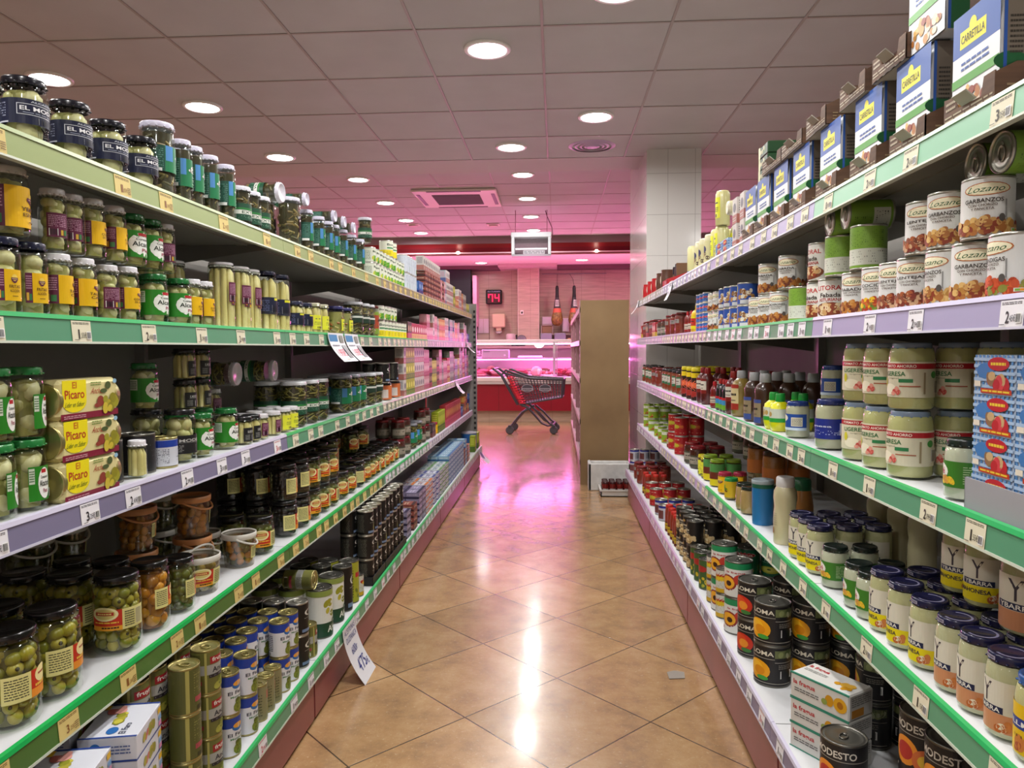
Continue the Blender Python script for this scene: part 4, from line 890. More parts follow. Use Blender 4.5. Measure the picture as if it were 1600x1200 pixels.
def fill_spears(g, R, z0, z1, r, m, core, seed, tips=True):
    rnd = random.Random(seed); g.lathe([(R*.7, z0), (R*.7, z1-.01)], core, 14)
    n = int(2*pi*(R-r)/(r*2.02))
    for i in range(n):
        a = 2*pi*(i+.5)/n; x, y = (R-r*1.05)*cos(a), (R-r*1.05)*sin(a); h = z1-rnd.uniform(0, .012)
        pts = [(x, y, z0+.002), (x, y, z0+(h-z0)*.5), (x, y, z0+(h-z0)*.78), (x*.97, y*.97, h-.008), (x*.95, y*.95, h)]
        g.tube(pts, [r, r*.98, r*1.0, r*.9, r*.35] if tips else r, m[i % len(m)], 8)
def fill_rods(g, R, z0, z1, r, m, core, seed, n=60, L=.03):
    rnd = random.Random(seed); g.lathe([(R*.86, z0), (R*.86, z1-.004)], core, 18)
    for i in range(n):
        a = rnd.uniform(0, 2*pi); z = rnd.uniform(z0+.006, z1-.01); t = rnd.gauss(0, .5); 
        rr = R - r*rnd.uniform(1.05, 2.2); k = L*rnd.uniform(.6, 1)
        pts = []
        for q in (-1, 0, 1):
            aa = a + q*k/2*cos(t)/rr; pts.append((rr*cos(aa), rr*sin(aa), min(max(z + q*k/2*sin(t), z0+.004), z1-.005)))
        g.tube(pts, r, m[i % len(m)], 6)
def fill_solid(g, R, z0, z1, m, prof=None, n=28): g.lathe(prof or [(R*.96, z0), (R, z0+.004), (R, z1)], m, n)

OL = [mat('#8f8826', .3), mat('#a3972c', .3), mat('#7d7c22', .3), mat('#b0a23c', .3)]
OLD = [mat('#555a1e', .3), mat('#646823', .3), mat('#4a5020', .3)]
OLO = [mat('#c07a20', .3), mat('#cc8a26', .3), mat('#a86c22', .3)]
OLB = [mat('#1a1416', .25), mat('#241a1c', .25)]
ART = [noisy('artichoke_flesh', '#b8b072', '#dcd4a6', 30, .4), noisy('artichoke_leaf', '#a8a45e', '#cdc58a', 25, .4)]
ASP = [noisy('asparagus_flesh', '#d6c67e', '#e8dca2', 18, .4), mat('#dccd88', .4)]
BEAN = [mat('#6f6730', .4), mat('#837838', .4), mat('#5a5726', .4)]
MUSH = [mat('#6f5c34', .4), mat('#877242', .4), mat('#57502a', .4), mat('#94824e', .4)]
MIXV = [mat('#8a7a34', .4), mat('#a8622a', .4), mat('#6a702a', .4), mat('#b8a85a', .4)]
BR_G, BR_Y, BR_O, BR_D, BR_C = mat('#5c5a1c', .4), mat('#9a9654', .4), mat('#8a5216', .4), mat('#3a341c', .4), mat('#bfb26a', .4)

K = {}
def kind(name, **kw): K[name] = kw
def jar_prof(r, h, neck, base=.90, shoulder=.80, lh=.012, waist=0):
    rn = r*neck
    p = [(r*base*.8, .0005), (r*base, .002), (r, h*.06), (r, h*.3)]
    if waist: p += [(r*(1-waist), h*.36), (r*(1-waist), h*.66)]
    p += [(r, h*(shoulder-.08)), (r*.97, h*shoulder), ((r+rn)/2, h*(shoulder+.06)), (rn*.985, h-lh-.004), (rn*.985, h-.002)]
    return p
def build(kd, name):
    """returns list of (part name, mesh, part label)"""
    t = kd['t']; r = kd.get('r'); h = kd['h']; out = []
    a0 = kd.get('turn', 0)
    if t in ('jar', 'bucket', 'bottle', 'can', 'tub'):
        R = r
        if t == 'jar':
            neck = kd.get('neck', .86); lh = kd.get('lh', .013); sh = kd.get('sh', .80)
            prof = jar_prof(r, h, neck, lh=lh, shoulder=sh, waist=kd.get('waist', 0))
            g = G(); g.lathe(prof, GLS, 32, True, False)
            z1 = h*(sh+.03); c = kd['fill']; Ri = r*.955; gc = G()
            if c == 'olive': fill_balls(gc, Ri, .005, z1, kd.get('fs', .0115), OL, 3, BR_G, hole=BR_D)
            elif c == 'olived': fill_balls(gc, Ri, .005, z1, kd.get('fs', .009), OLD, 5, BR_G)
            elif c == 'oliveo': fill_balls(gc, Ri, .005, z1, kd.get('fs', .0135), OLO, 4, BR_O)
            elif c == 'oliveb': fill_balls(gc, Ri, .005, z1, kd.get('fs', .009), OLB, 4, OLB[0])
            elif c == 'art': fill_balls(gc, Ri, .004, z1, kd.get('fs', .017), ART, 6, BR_Y, 1.3)
            elif c == 'spear': fill_spears(gc, Ri, .004, z1+.005, kd.get('fs', .0078), ASP, BR_C, 2)
            elif c == 'bean': fill_rods(gc, Ri, .004, z1, .0028, BEAN, BR_D, 3, 90, .035)
            elif c == 'mush': fill_rods(gc, Ri, .004, z1, .0042, MUSH, BR_D, 8, 70, .022)
            elif c == 'mix': fill_rods(gc, Ri, .004, z1, .0045, MIXV, BR_Y, 9, 60, .016)
            else:
                m = mat(c, .35); q = [(a*.975, b) for a, b in prof[1:-2] if b < h*.97]; gc.lathe([(q[0][0], .004)] + q[1:], m, 28)
            parts = [('glass_body', g, None), ('contents', gc, None)]
            g = G(); rn = r*neck*1.0; rl = kd.get('lr', 1.03)*rn
            lm = mat(kd['lid'], .25, coat=.3)
            g.lathe([(rl*.985, h-lh), (rl, h-lh+.002), (rl, h-.003), (rl*.96, h-.0005), (rl*.86, h-.0002), (rl*.82, h-.0015), (.001, h-.0015)], lm, 32, False, False)
            for i in range(14):
                a = 2*pi*i/14; g.ball((rl*cos(a), rl*sin(a), h-lh+.002), (.003, .003, .0016), lm, 6, 4)
            if kd.get('lidring'):
                W = 2*pi*rl*.62; draw(g, [('R', .0, .7, 0, 1, kd['lidring'])], lambda u, v, l: (rl*(.62+.12*v/.01)*cos(u/(rl*.62)), rl*(.62+.12*v/.01)*sin(u/(rl*.62)), h-.0014+l), W, .01, .006)
                draw(g, [('R', 0, 1, 0, 1, '#9a96a8'), ('L', .1, .9, .2, .8, 1, '#3a3650')], wrap_cyl(rl+.0003, 0, h-lh+.003, .022), .022, .006, .006)
            parts.append(('lid', g, None))
        elif t == 'bucket':
            g = G(); rb = r*.86
            g.lathe([(rb*.97, .0), (rb, .004), (r*.985, h-.02), (r, h-.016)], GLO, 36, True, False)
            gc = G(); fs = kd.get('fs', .011); M_, cr = {'olive': (OL, BR_G), 'olived': (OLD, BR_G), 'oliveo': (OLO, BR_O), 'mixo': (OLO + OLD, BR_D)}[kd['fill']]
            fill_balls(gc, rb*.985, .004, h*.80, fs, M_, 7, cr)
            parts = [('bucket_body', g, None), ('contents', gc, None)]
            g = G(); lm = glass('bucket_lid_film', '#d9d4c8', .9, .2, .3); rim = mat(kd.get('rim', '#c9c6bd'), .35)
            g.lathe([(r*1.0, h-.016), (r*1.03, h-.014), (r*1.03, h-.001), (r*.99, h), (r*.96, h-.004)], rim, 36, False, False)
            g.lathe([(r*.96, h-.006), (.001, h-.006)], lm, 30, False, False); parts.append(('lid', g, None))
            g = G(); pts = []
            dn = kd.get('hup', 1)
            for i in range(15):
                a = pi*i/14; pts.append((r*1.05*cos(a)*0.15 if False else r*.25*sin(a)*(1 if dn else 4), r*1.06*cos(a), h-.010 + (r*.62*sin(a) if dn else -r*.35*sin(a))))
            if not dn: pts = [(r*1.07*sin(pi*i/14), r*1.07*cos(pi*i/14), h-.012-r*.5*sin(pi*i/14)) for i in range(15)]
            g.tube(pts, .0028, rim, 6); parts.append(('handle', g, None))
            R = r*.93
        elif t == 'bottle':
            g = G(); m = mat(kd['body'], .3, coat=.4); pr = kd.get('prof') or [(.8, 0), (1, .03), (1, .45), (.93, .55), (.98, .66), (.80, .76), (.42, .84)]
            bm = GLS if kd.get('clear') else m
            g.lathe([(r*a, h*b) for a, b in pr], m, 28, True, True); parts = [('body', g, None)]
            g = G(); zc = pr[-1][1]*h; rc = kd.get('cr', .42)*r
            g.lathe([(rc*1.0, zc-.002), (rc*1.05, zc+.002), (rc*1.02, h-.004), (rc*.9, h)], mat(kd['lid'], .35), 24, False, True); parts.append(('cap', g, None))
        elif t == 'tub':
            g = G(); m = mat(kd['body'], .35); g.lathe([(r*.93, 0), (r*.95, .003), (r, h-.015), (r, h-.012)], m, 32, True, True); parts = [('body', g, None)]
            g = G(); g.lathe([(r*1.0, h-.014), (r*1.03, h-.012), (r*1.03, h-.002), (r*.97, h), (r*.9, h-.003), (.001, h-.003)], mat(kd['lid'], .35), 32, False, False); parts.append(('lid', g, None))
        else:
            rim = kd.get('tin', TIN)
            g = G(); prof = [(r*.94, .0015), (r*1.012, 0), (r*1.012, .003), (r, .0042)]
            if kd.get('ribs'):
                nb = 9
                for i in range(nb+1): prof += [(r*(.988 if i % 2 else 1), .006 + (h-.012)*i/nb)]
            prof += [(r, h-.0042), (r*1.012, h-.003), (r*1.012, h), (r*.985, h)]
            g.lathe(prof, rim, 36, True, False); parts = [('can_body', g, None)]
            g = G(); g.lathe([(r*.985, h), (r*.97, h-.003), (r*.86, h-.003), (r*.83, h-.0022), (r*.80, h-.003), (r*.6, h-.0026), (.001, h-.003)], rim, 36, False, False); parts.append(('lid', g, None))
            g = G(); q = r*.5
            g.tube([(q*.1+.012*1*cos(a), .008*sin(a), h-.0012) for a in [2*pi*i/14 for i in range(14)]], .0014, rim, 5, closed=True)
            g.ball((q*.1-.013, 0, h-.0015), (.006, .005, .0015), rim, 8, 4); parts.append(('ring_pull', g, None))
        lb = kd.get('label')
        if lb:
            arc = kd.get('arc', 2*pi); z0, z1 = kd.get('lv', (.03, .97) if t == 'can' else (.2, .62)); R2 = R + .0004
            if t == 'jar' and kd.get('waist') : R2 = r*(1-kd['waist']) + .0006
            g = G(); W = R2*arc; H = h*(z1-z0)
            if t == 'can': z0 = .0048/h; H = h-.0096
            lean = ((r - r*.86)/h) if t == 'bucket' else 0
            if lean: R2 = r*.86 + (r-r*.86)*z0 + .0008
            its = lb()
            if kd.get('sq'): its = narrow(its, kd['sq'])
            draw(g, its, wrap_cyl(R2, a0, h*z0, W, lean), W, H, du=r*.14)
            parts.append(('label', g, None))
        if kd.get('band'):      # coloured sticker on the other side
            b = kd['band']; g = G(); W = r*b[2]; draw(g, b[0](), wrap_cyl(r+.0006, a0+b[1], h*b[3], W), W, h*b[4], du=r*.14); parts.append(('back_label', g, None))
        return parts
    if t == 'box':            # carton: w along the shelf, d deep, h high; front towards +x
        w, d = kd['w'], kd['d']; g = G()
        base = mat(kd.get('body', '#d9d9d6'), .45)
        g.box(-d/2, d/2, -w/2, w/2, 0, h, base, kd.get('bev', .0012))
        e = .0004
        if kd.get('front'): draw(g, kd['front'](), wrap_plane((d/2+e, -w/2, 0), (0, 1, 0), (0, 0, 1), (1, 0, 0)), w, h)
        if kd.get('side'):
            draw(g, kd['side'](), wrap_plane((-d/2, -w/2-e, 0), (1, 0, 0), (0, 0, 1), (0, -1, 0)), d, h)
            draw(g, kd['side'](), wrap_plane((d/2, w/2+e, 0), (-1, 0, 0), (0, 0, 1), (0, 1, 0)), d, h)
        if kd.get('top'): draw(g, kd['top'](), wrap_plane((d/2, -w/2, h+e), (0, 1, 0), (-1, 0, 0), (0, 0, 1)), w, d)
        parts = [('carton', g, None)]
        if kd.get('tins'):    # tins showing at the open ends of a sleeve
            for s_ in (-1, 1):
                gt = G(); gt.X = Matrix.Translation((0, s_*w/2, h/2)) @ Matrix.Rotation(s_*-pi/2, 4, 'X'); gt.lathe([(h*.42, -.01), (h*.44, .001), (h*.40, .001)], TING, 24)
                gt.X = None; parts.append(('tin', gt, None))
        return parts
    if t == 'custom': return kd['fn'](kd)
    raise ValueError(t)

_BUILT = {}
def built(name):
    if name in _BUILT: return _BUILT[name]
    parts = build(K[name], name)
    full = [(pn, g.mesh(pn), l) for pn, g, l in parts]
    j = G()
    for pn, g, l in parts:
        if K[name]['t'] in ('can', 'jar') and pn == 'ring_pull': pass
        base = len(j.v); j.v.extend(g.v); j.f.extend([tuple(a+base for a in f) for f in g.f]); mp = [j.mi(m) for m in g.mats]; j.m.extend([mp[i] for i in g.m]); j.sm.extend(g.sm)
    _BUILT[name] = (full, j.mesh(K[name]['n']))
    return _BUILT[name]
# ---------------------------------------------------------------- the kinds of goods (n: object name, c: category, s: short look)
def J(k, n, s, r, h, lid, fill, label=None, lv=(.2, .62), c='jar', **kw): kind(k, t='jar', n=n, s=s, c=c, r=r, h=h, lid=lid, fill=fill, label=label, lv=lv, **kw)
def C(k, n, s, r, h, label, **kw): kind(k, t='can', n=n, s=s, c='can', r=r, h=h, label=label, **kw)
def X(k, n, s, w, d, h, **kw): kind(k, t='box', n=n, s=s, c='box', w=w, d=d, h=h, **kw)
J('modart', 'artichoke_jar', 'navy-lidded artichoke jar, navy label', .0345, .112, '#0a0d1a', 'art', d_modesto, (.30, .66), neck=.9, lr=1.04)
J('modart2', 'artichoke_jar', 'tall artichoke jar, black label and lid', .036, .125, '#15151a', 'art', d_black, (.18, .52), neck=.9, fs=.015)
J('dolt', 'bean_jar', 'slim white-lidded jar, green label', .0235, .15, '#cfcde0', 'mush', d_dolifa, (.28, .70), neck=.9, arc=4.6, sh=.84)
J('dolb', 'bean_jar', 'wide white-lidded jar, green label', .036, .165, '#cfcde0', 'mush', d_dolifa, (.34, .68), neck=.94, arc=4.6, sh=.86)
J('extra', 'bean_jar', 'short white-lidded jar, dark green band', .0315, .115, '#d3d2de', 'mush', d_extra, (.18, .58), neck=.95, sh=.86)
J('thick', 'mushroom_jar', 'wide white-lidded jar of brown mushrooms', .038, .165, '#cfcede', 'mush', d_maroon, (.25, .62), neck=.95, sh=.87, arc=1.0, turn=.7)
J('yelj', 'artichoke_jar', 'white-lidded jar, yellow label', .0225, .112, '#d9d8de', 'art', d_yellow(), (.24, .62), neck=.84, arc=4.6, fs=.0105, sh=.82)
J('talj', 'thistle_jar', 'white-lidded thistle stalk jar, yellow label', .0235, .112, '#d9d8de', 'art', d_yellow('TALLOS DE', 'CARDO'), (.22, .66), neck=.84, arc=4.6, fs=.011, sh=.82)
J('maroj', 'thistle_jar', 'white-lidded jar, maroon label', .0225, .108, '#cfcdd2', 'art', d_maroon, (.22, .60), neck=.84, arc=1.5, fs=.0105, turn=-.8, sh=.82)
J('yembig', 'asparagus_jar', 'wide jar with big yellow label', .030, .112, '#b9b3ac', 'art', d_yellow('YEMAS DE', 'ESPARRAGO'), (.14, .72), neck=.88, arc=4.6, fs=.012)
J('artn', 'artichoke_jar', 'navy-lidded artichoke jar, orange label', .029, .122, '#1c2038', 'art', d_yellow('FRITAS', 'ALCACHOFAS'), (.18, .58), neck=.88, arc=1.3, turn=-.5, fs=.015)
J('alca', 'artichoke_jar', 'green-lidded artichoke jar, green label', .0285, .108, '#1c6a33', 'art', d_alca, (.18, .68), neck=.92, fs=.0125, arc=5.2)
J('alcb', 'artichoke_jar', 'large green-lidded artichoke jar', .033, .118, '#1f7a3a', 'art', d_alca, (.14, .62), neck=.92, fs=.017, arc=1.4, turn=.2)
J('aspt', 'asparagus_jar', 'tall white-lidded white asparagus jar', .034, .172, '#d0ced2', 'spear', d_yellow('ESPARRAGOS', 'BLANCOS'), (.36, .66), neck=.88, sh=.9, arc=2.2, turn=.6, waist=.04, band=(d_maroon, -.75, 1.2, .40, .30))
J('aspn', 'asparagus_jar', 'tall white asparagus jar, navy label', .0365, .18, '#1a1f3c', 'spear', d_asp_navy, (.28, .56), neck=.86, sh=.84, waist=.05, fs=.009)
J('asps', 'asparagus_jar', 'short white asparagus jar, navy label', .034, .105, '#1a1f3c', 'spear', d_asp_navy, (.24, .62), neck=.88, sh=.82, fs=.008)
J('lemj', 'asparagus_jar', 'cream-lidded jar, lemon label', .030, .11, '#b7b49a', 'spear', d_lemon, (.14, .60), neck=.92, sh=.88, fs=.009, arc=2.6)
J('lemw', 'white_bean_jar', 'white-lidded jar, lemon label', .030, .085, '#c9c8d2', 'art', d_lemon, (.3, .6), neck=.95, fs=.009, arc=3)
J('mixj', 'mixed_salad_jar', 'blue-lidded mixed vegetable jar', .040, .115, '#353468', 'mix', d_lemon, (.15, .55), neck=.9, arc=.9)
J('tomj', 'tomato_jar', 'jar of red dried tomatoes', .030, .15, '#5f2218', 'mix', d_sauce('#a8462a', '#7f9a3a', ''), (.1, .8), neck=.9, arc=5)
J('bean', 'green_bean_jar', 'large white-lidded green bean jar', .043, .155, '#cfd2d6', 'bean', d_extra, (.28, .58), neck=.96, sh=.88)
J('beand', 'green_bean_jar', 'large grey-lidded green bean jar, green label', .044, .155, '#8d8f98', 'bean', d_dolifa, (.25, .66), neck=.96, sh=.88, arc=4.4, turn=-.4)
J('beank', 'green_bean_jar', 'dark green bean jar, thin white band', .043, .15, '#c9ccd2', 'bean', lambda: [('R', 0, 1, 0, 1, '#20382a'), ('R', 0, 1, .6, .85, '#cfd4cc'), ('L', .1, .9, .62, .82, 1, '#3a5a4a')], (.4, .62), neck=.96, sh=.88)
J('orj', 'carrot_jar', 'wide jar of orange carrots, blue label', .043, .09, '#1a1a1e', 'mix', lambda: [('R', 0, 1, 0, 1, '#c46a3a'), ('R', .62, .95, .1, .9, '#22379a'), ('R', .25, .42, .1, .7, '#c9bdb4'), ('L', .64, .92, .2, .8, 3, '#8fa0e0')], (.05, .85), neck=.93)
J('smj', 'small_asparagus_jar', 'small jar with white lid', .025, .075, '#d0ced2', 'spear', d_maroon, (.15, .65), neck=.93, fs=.006, arc=1.6)
J('smy', 'small_jar', 'small jar, yellow label', .025, .078, '#d0ced2', 'spear', d_lemon, (.12, .7), neck=.93, fs=.006, arc=2.5)
J('smb', 'small_jar', 'small black-lidded jar, black label', .027, .078, '#17171b', 'spear', d_black, (.12, .6), neck=.93, fs=.007, arc=1.8)
J('smw', 'asparagus_tip_jar', 'tiny white-lidded asparagus jar', .0185, .078, '#dcdbe0', 'spear', None, neck=.9, fs=.006)
J('sil', 'preserve_jar', 'dark jar lying deep in the shelf', .034, .15, '#a9a9ad', 'bean', d_extra, (.3, .6), neck=.96)
J('olv', 'olive_jar', 'large black-lidded green olive jar', .0455, .158, '#0b0b0d', 'olive', d_olive, (.34, .60), neck=.86, arc=2.3, fs=.0118, lr=1.05, lh=.015, sh=.82, turn=-.9)
J('olvb', 'olive_jar', 'large black-lidded green olive jar', .0455, .158, '#0b0b0d', 'olive', d_olive2, (.30, .58), neck=.86, arc=1.9, fs=.0128, lr=1.05, lh=.015, sh=.82, turn=-.15)
J('olo', 'olive_jar', 'black-lidded jar of orange-brown olives', .040, .152, '#0c0c0e', 'oliveo', d_olive2, (.34, .62), neck=.88, arc=1.6, fs=.015, lr=1.05, sh=.82, turn=-.1)
J('olm', 'olive_jar', 'medium black-lidded dark green olive jar', .036, .128, '#0c0c0e', 'olived', d_olive2, (.28, .60), neck=.9, arc=1.6, fs=.0115, turn=-.1)
J('ols', 'olive_jar', 'black-lidded green olive jar, orange label', .040, .112, '#0b0b0d', 'olived', d_olive, (.22, .62), neck=.9, arc=2.2, fs=.0095, turn=-.3)
J('olk', 'black_olive_jar', 'jar of black olives, orange label', .042, .118, '#121214', 'oliveb', d_olive2, (.2, .62), neck=.9, arc=2.0, fs=.0095, turn=-.2)
kind('bkg', t='bucket', n='olive_bucket', s='clear bucket of green olives', c='bucket', r=.052, h=.095, fill='olive', label=d_olive, lv=(.24, .66), arc=1.9, turn=-.2)
kind('bkd', t='bucket', n='olive_bucket', s='clear bucket of dull green olives', c='bucket', r=.052, h=.10, fill='olived', label=d_olive2, lv=(.3, .6), arc=.8, turn=.9, hup=0)
kind('bko', t='bucket', n='olive_bucket', s='orange bucket of brown olives', c='bucket', r=.048, h=.11, fill='oliveo', label=d_olive2, lv=(.3, .62), arc=.7, turn=.5, rim='#c98a58', hup=0)
kind('bkm', t='bucket', n='olive_bucket', s='bucket of mixed pickled olives', c='bucket', r=.046, h=.095, fill='mixo', label=d_olive2, lv=(.25, .6), arc=1.4, turn=.1, hup=0)
C('faro', 'olive_can', 'tall white olive can, blue top band', .0275, .1, d_faro, tin=TING, sq=.8)
C('farob', 'olive_can', 'tall white olive can, red stripe turned out', .0275, .1, d_faro, tin=TING, sq=.8)
C('fruy', 'olive_can', 'olive green can, red name panel', .031, .1, d_fruyper, tin=TING, sq=.75)
C('fruyb', 'olive_can', 'olive green can, back turned out', .031, .1, lambda: [('R', 0, 1, 0, 1, '#5c5f30'), ('R', .36, .4, 0, 1, '#b3ad60'), ('L', .45, .85, .4, .95, 9, '#8a8c50'), ('R', .46, .8, .22, .34, '#b04a56'), ('L', .48, .78, .23, .33, 1, '#5c3a30'), ('B', .46, .8, .02, .14), ('R', .9, 1, .3, .7, '#a8a9a4')], tin=TING)
C('smc', 'olive_can', 'small olive-coloured can, red and yellow sticker', .023, .095, lambda: [('R', 0, 1, 0, 1, '#8a8560'), ('R', .5, .8, .6, .85, '#b05a4a'), ('R', .55, .7, .1, .4, '#d8c82a'), ('L', .1, .4, .1, .8, 8, '#5c5a3c')], tin=TING)
C('big', 'olive_can', 'large white can with olives, dark green foot', .043, .165, d_ahorro, tin=TIND)
C('bigo', 'olive_can', 'large black can with white ring emblem', .036, .165, d_oro, tin=TIND)
C('bigg', 'olive_can', 'large yellow-green can', .036, .16, lambda: [('R', 0, 1, 0, 1, '#a3a52c'), ('R', .4, .8, .62, .74, RD_), ('F', .6, .25, .2, .18, ['#6f7a2a', '#c8b83c'], 12, .01), ('L', .1, .36, .1, .9, 12, '#5c5f20')], tin=TIND)
C('oro', 'olive_can', 'black can with white ring emblem and olives', .0325, .0995, d_oro, tin=TIN)
C('vegc', 'vegetable_can', 'white and green vegetable can', .032, .07, d_veg)
C('vegy', 'vegetable_can', 'white and yellow vegetable can', .035, .085, d_vegy)
C('tubw', 'seed_can', 'tall pale blue-white can', .030, .10, lambda: [('R', 0, 1, 0, 1, '#c3cbd6'), ('R', .5, .8, .1, .4, '#6a9a5a'), ('L', .2, .8, .5, .9, 5, '#7a86a0')])
C('blkt', 'artichoke_tin', 'square black tin', .038, .085, lambda: [('R', 0, 1, 0, 1, '#1b1b1e'), ('L', .1, .9, .15, .85, 9, '#6a6a6e')], tin=TIND)
C('bwc', 'vegetable_can', 'white can with blue top band', .032, .068, lambda: [('R', 0, 1, 0, 1, '#c9cbd2'), ('R', 0, 1, .72, .98, '#1f3c9a'), ('L', .08, .44, .1, .66, 9, '#5a5a66'), ('L', .54, .92, .1, .66, 9, '#5a5a66')], tin=TING)
X('pic', 'olive_carton', 'cream and yellow sleeve of olive tins', .165, .055, .0705, body='#d9cf94', bev=.008, tins=1, front=lambda: [('R', .02, .98, 0, .16, '#7f1a34'), ('R', .05, .43, .44, .98, '#eadb12'), ('E', .24, .44, .19, .26, '#eadb12'), ('T', 'El', .24, .86, .07, .16, '#c8701c'), ('T', 'Picaro', .24, .63, .31, .22, '#b5401c'), ('T', 'Lider en Sabor', .24, .38, .30, .12, '#3a5a1c', False, .2), ('T', 'Anchoa', .62, .68, .22, .16, '#a83a2a', False, .2), ('L', .5, .68, .8, .92, 2, '#6a8a3a'), ('E', .80, .80, .05, .10, '#4a5a30'), ('E', .72, .66, .06, .06, '#4a5a30'), ('E', .92, .90, .035, .06, '#8fb8d0'), ('E', .66, .40, .06, .14, '#8a3a2c'), ('E', .60, .30, .05, .06, '#8a3a2c'), ('F', .80, .36, .14, .18, ['#b0a02a', '#9a9628', '#c8b43a', '#8a8420'], 12, .009), ('L', .05, .4, .03, .12, 2, '#c8a0a8')])
X('farobox', 'olive_carton', 'white carton of olives, blue edges', .13, .10, .045, body='#d3d6e0', top=lambda: [('R', 0, .04, 0, 1, '#24408a'), ('R', .96, 1, 0, 1, '#24408a'), ('T', 'El Faro', .25, .30, .3, .12, '#2a3450'), ('E', .2, .5, .1, .1, '#2c6ab0'), ('F', .55, .5, .16, .1, ['#a8a03a', '#8f8f2c', '#c8c04a'], 9, .009), ('F', .8, .7, .08, .1, ['#c8706a', '#d89a90'], 4, .01), ('R', .82, .96, .85, .97, '#e3b82a')], front=lambda: [('R', 0, 1, 0, .08, '#24408a'), ('F', .5, .5, .22, .2, ['#a8a03a', '#8f8f2c', '#c8706a'], 10, .008), ('R', .85, .97, .65, .9, '#e3b82a'), ('R', .87, .98, .35, .55, '#7aa8d8'), ('R', .87, .98, .1, .3, '#d88ab8')], side=lambda: [('R', 0, 1, 0, .08, '#24408a'), ('E', .3, .55, .1, .25, '#2c6ab0'), ('L', .5, .9, .3, .7, 3, '#5a6a9a')])
def flat(k, s, c1, c2, c3, w=.10, d=.075, h=.034): X(k, 'tin_carton', s, w, d, h, body=c1, front=lambda: [('R', 0, 1, 0, .3, c2), ('L', .1, .6, .45, .8, 1, c3), ('F', .78, .5, .1, .2, [c3, c2], 4, .006)], side=lambda: [('R', 0, 1, 0, .3, c2), ('L', .1, .9, .45, .8, 1, c3)], top=lambda: [('R', 0, 1, 0, .22, c2), ('F', .7, .6, .14, .16, [c3, c2], 5, .008), ('L', .1, .5, .4, .8, 2, c3)])
flat('fxw', 'flat white and blue carton', '#c6c9d6', '#3c4a8a', '#6a5a8a'); flat('fxb', 'flat light blue carton', '#8fb4cc', '#3a6aa0', '#d8e0e6')
flat('fxd', 'flat dark purple carton', '#8d86a4', '#2c2844', '#c8c0d8'); flat('fxr', 'flat brown and red carton', '#8a4438', '#3a1c18', '#c8a890'); flat('fxo', 'flat orange-topped carton', '#c8c4cc', '#c8702a', '#5a4a6a'); flat('fxg', 'flat white and green carton', '#c4cccc', '#5a8a4a', '#3a6aa0')
def pk(k, s, c1, c2, c3, w, d, h, n='food_carton'): X(k, n, s, w, d, h, body=c1, front=lambda: [('R', 0, 1, 0, .35, c2), ('E', .5, .62, .3, .18, c3), ('L', .15, .85, .08, .26, 2, c1)], side=lambda: [('R', 0, 1, 0, .35, c2), ('L', .15, .85, .45, .9, 5, c3)])
pk('pkr', 'small red carton', '#a8242c', '#c8b03a', '#e3d8c8', .07, .05, .095); pk('pkw', 'small white patterned carton', '#c8c2bc', '#a86a60', '#6a6a72', .06, .05, .09); pk('pkp', 'small pinkish carton', '#c88a94', '#a8485a', '#e3c8c8', .06, .05, .085)
pk('pkg', 'small grey-green carton', '#8a9684', '#5a6a5c', '#c8ccc0', .07, .05, .08); pk('pko', 'small orange can-like carton', '#c07a30', '#b04a2a', '#e3c87a', .055, .05, .08); pk('pkb', 'small blue carton', '#2c5aa0', '#1c2a6a', '#8ab0d8', .07, .05, .085)
pk('pkf', 'small dark red-capped carton', '#4a3a34', '#a83a3a', '#c8a87a', .055, .05, .10); pk('pki', 'small pale blue-grey carton', '#a8b0b8', '#4a5a8a', '#c88a9a', .055, .05, .088); pk('pky', 'small yellow-green carton', '#a8a82c', '#5a7a2a', '#e3dc6a', .06, .05, .09); pk('pkt', 'tall red packet', '#a83038', '#c8506a', '#e3a85a', .06, .05, .17); pk('pkl', 'tall lime packet', '#97a81c', '#4a6a1c', '#d8dc5a', .05, .05, .15); pk('pkk', 'dark small carton', '#3a2c30', '#6a4038', '#8a7a70', .07, .05, .09)
# right side
for k, s, nm, cs in (('lozg', 'white chickpea can, oval green logo', 'GARBANZOS', C_CHICK), ('lozl', 'white lentil can, oval green logo', 'LENTEJAS', C_LENT), ('lozc', 'white stew can, oval green logo', 'COCIDO', C_STEW), ('lozf', 'white bean stew can, oval green logo', 'FABADA', C_BEAN), ('lozm', 'white bean can, oval green logo', 'MICHIRONES', C_BEAN), ('lozi', 'white lentil can with orange picture', 'ALBONDIGAS', ['#c8502a', '#d8602f', '#8a8a3a', '#b5421f'])):
    C(k, 'stew_can', s, .0355, .095, d_lozano(nm, cs), sq=.62)
C('lit', 'bean_stew_can', 'tall white can, red capital lettering', .0355, .095, d_litoral, ribs=1, sq=.6); C('litb', 'bean_stew_can', 'green can, small print turned out', .036, .095, d_litback); C('litl', 'bean_stew_can', 'green-backed can', .0305, .095, d_litback)
C('frc', 'sausage_can', 'blue can with yellow mark and beans', .0355, .078, d_frank, sq=.7); C('frs', 'sausage_can', 'small blue and yellow can', .026, .08, d_frank)
C('tun', 'tuna_can', 'flat blue tuna can, red oval', .033, .042, d_tuna); C('bean2', 'bean_can', 'small white and brown can', .030, .078, d_lozano('', C_BEAN))
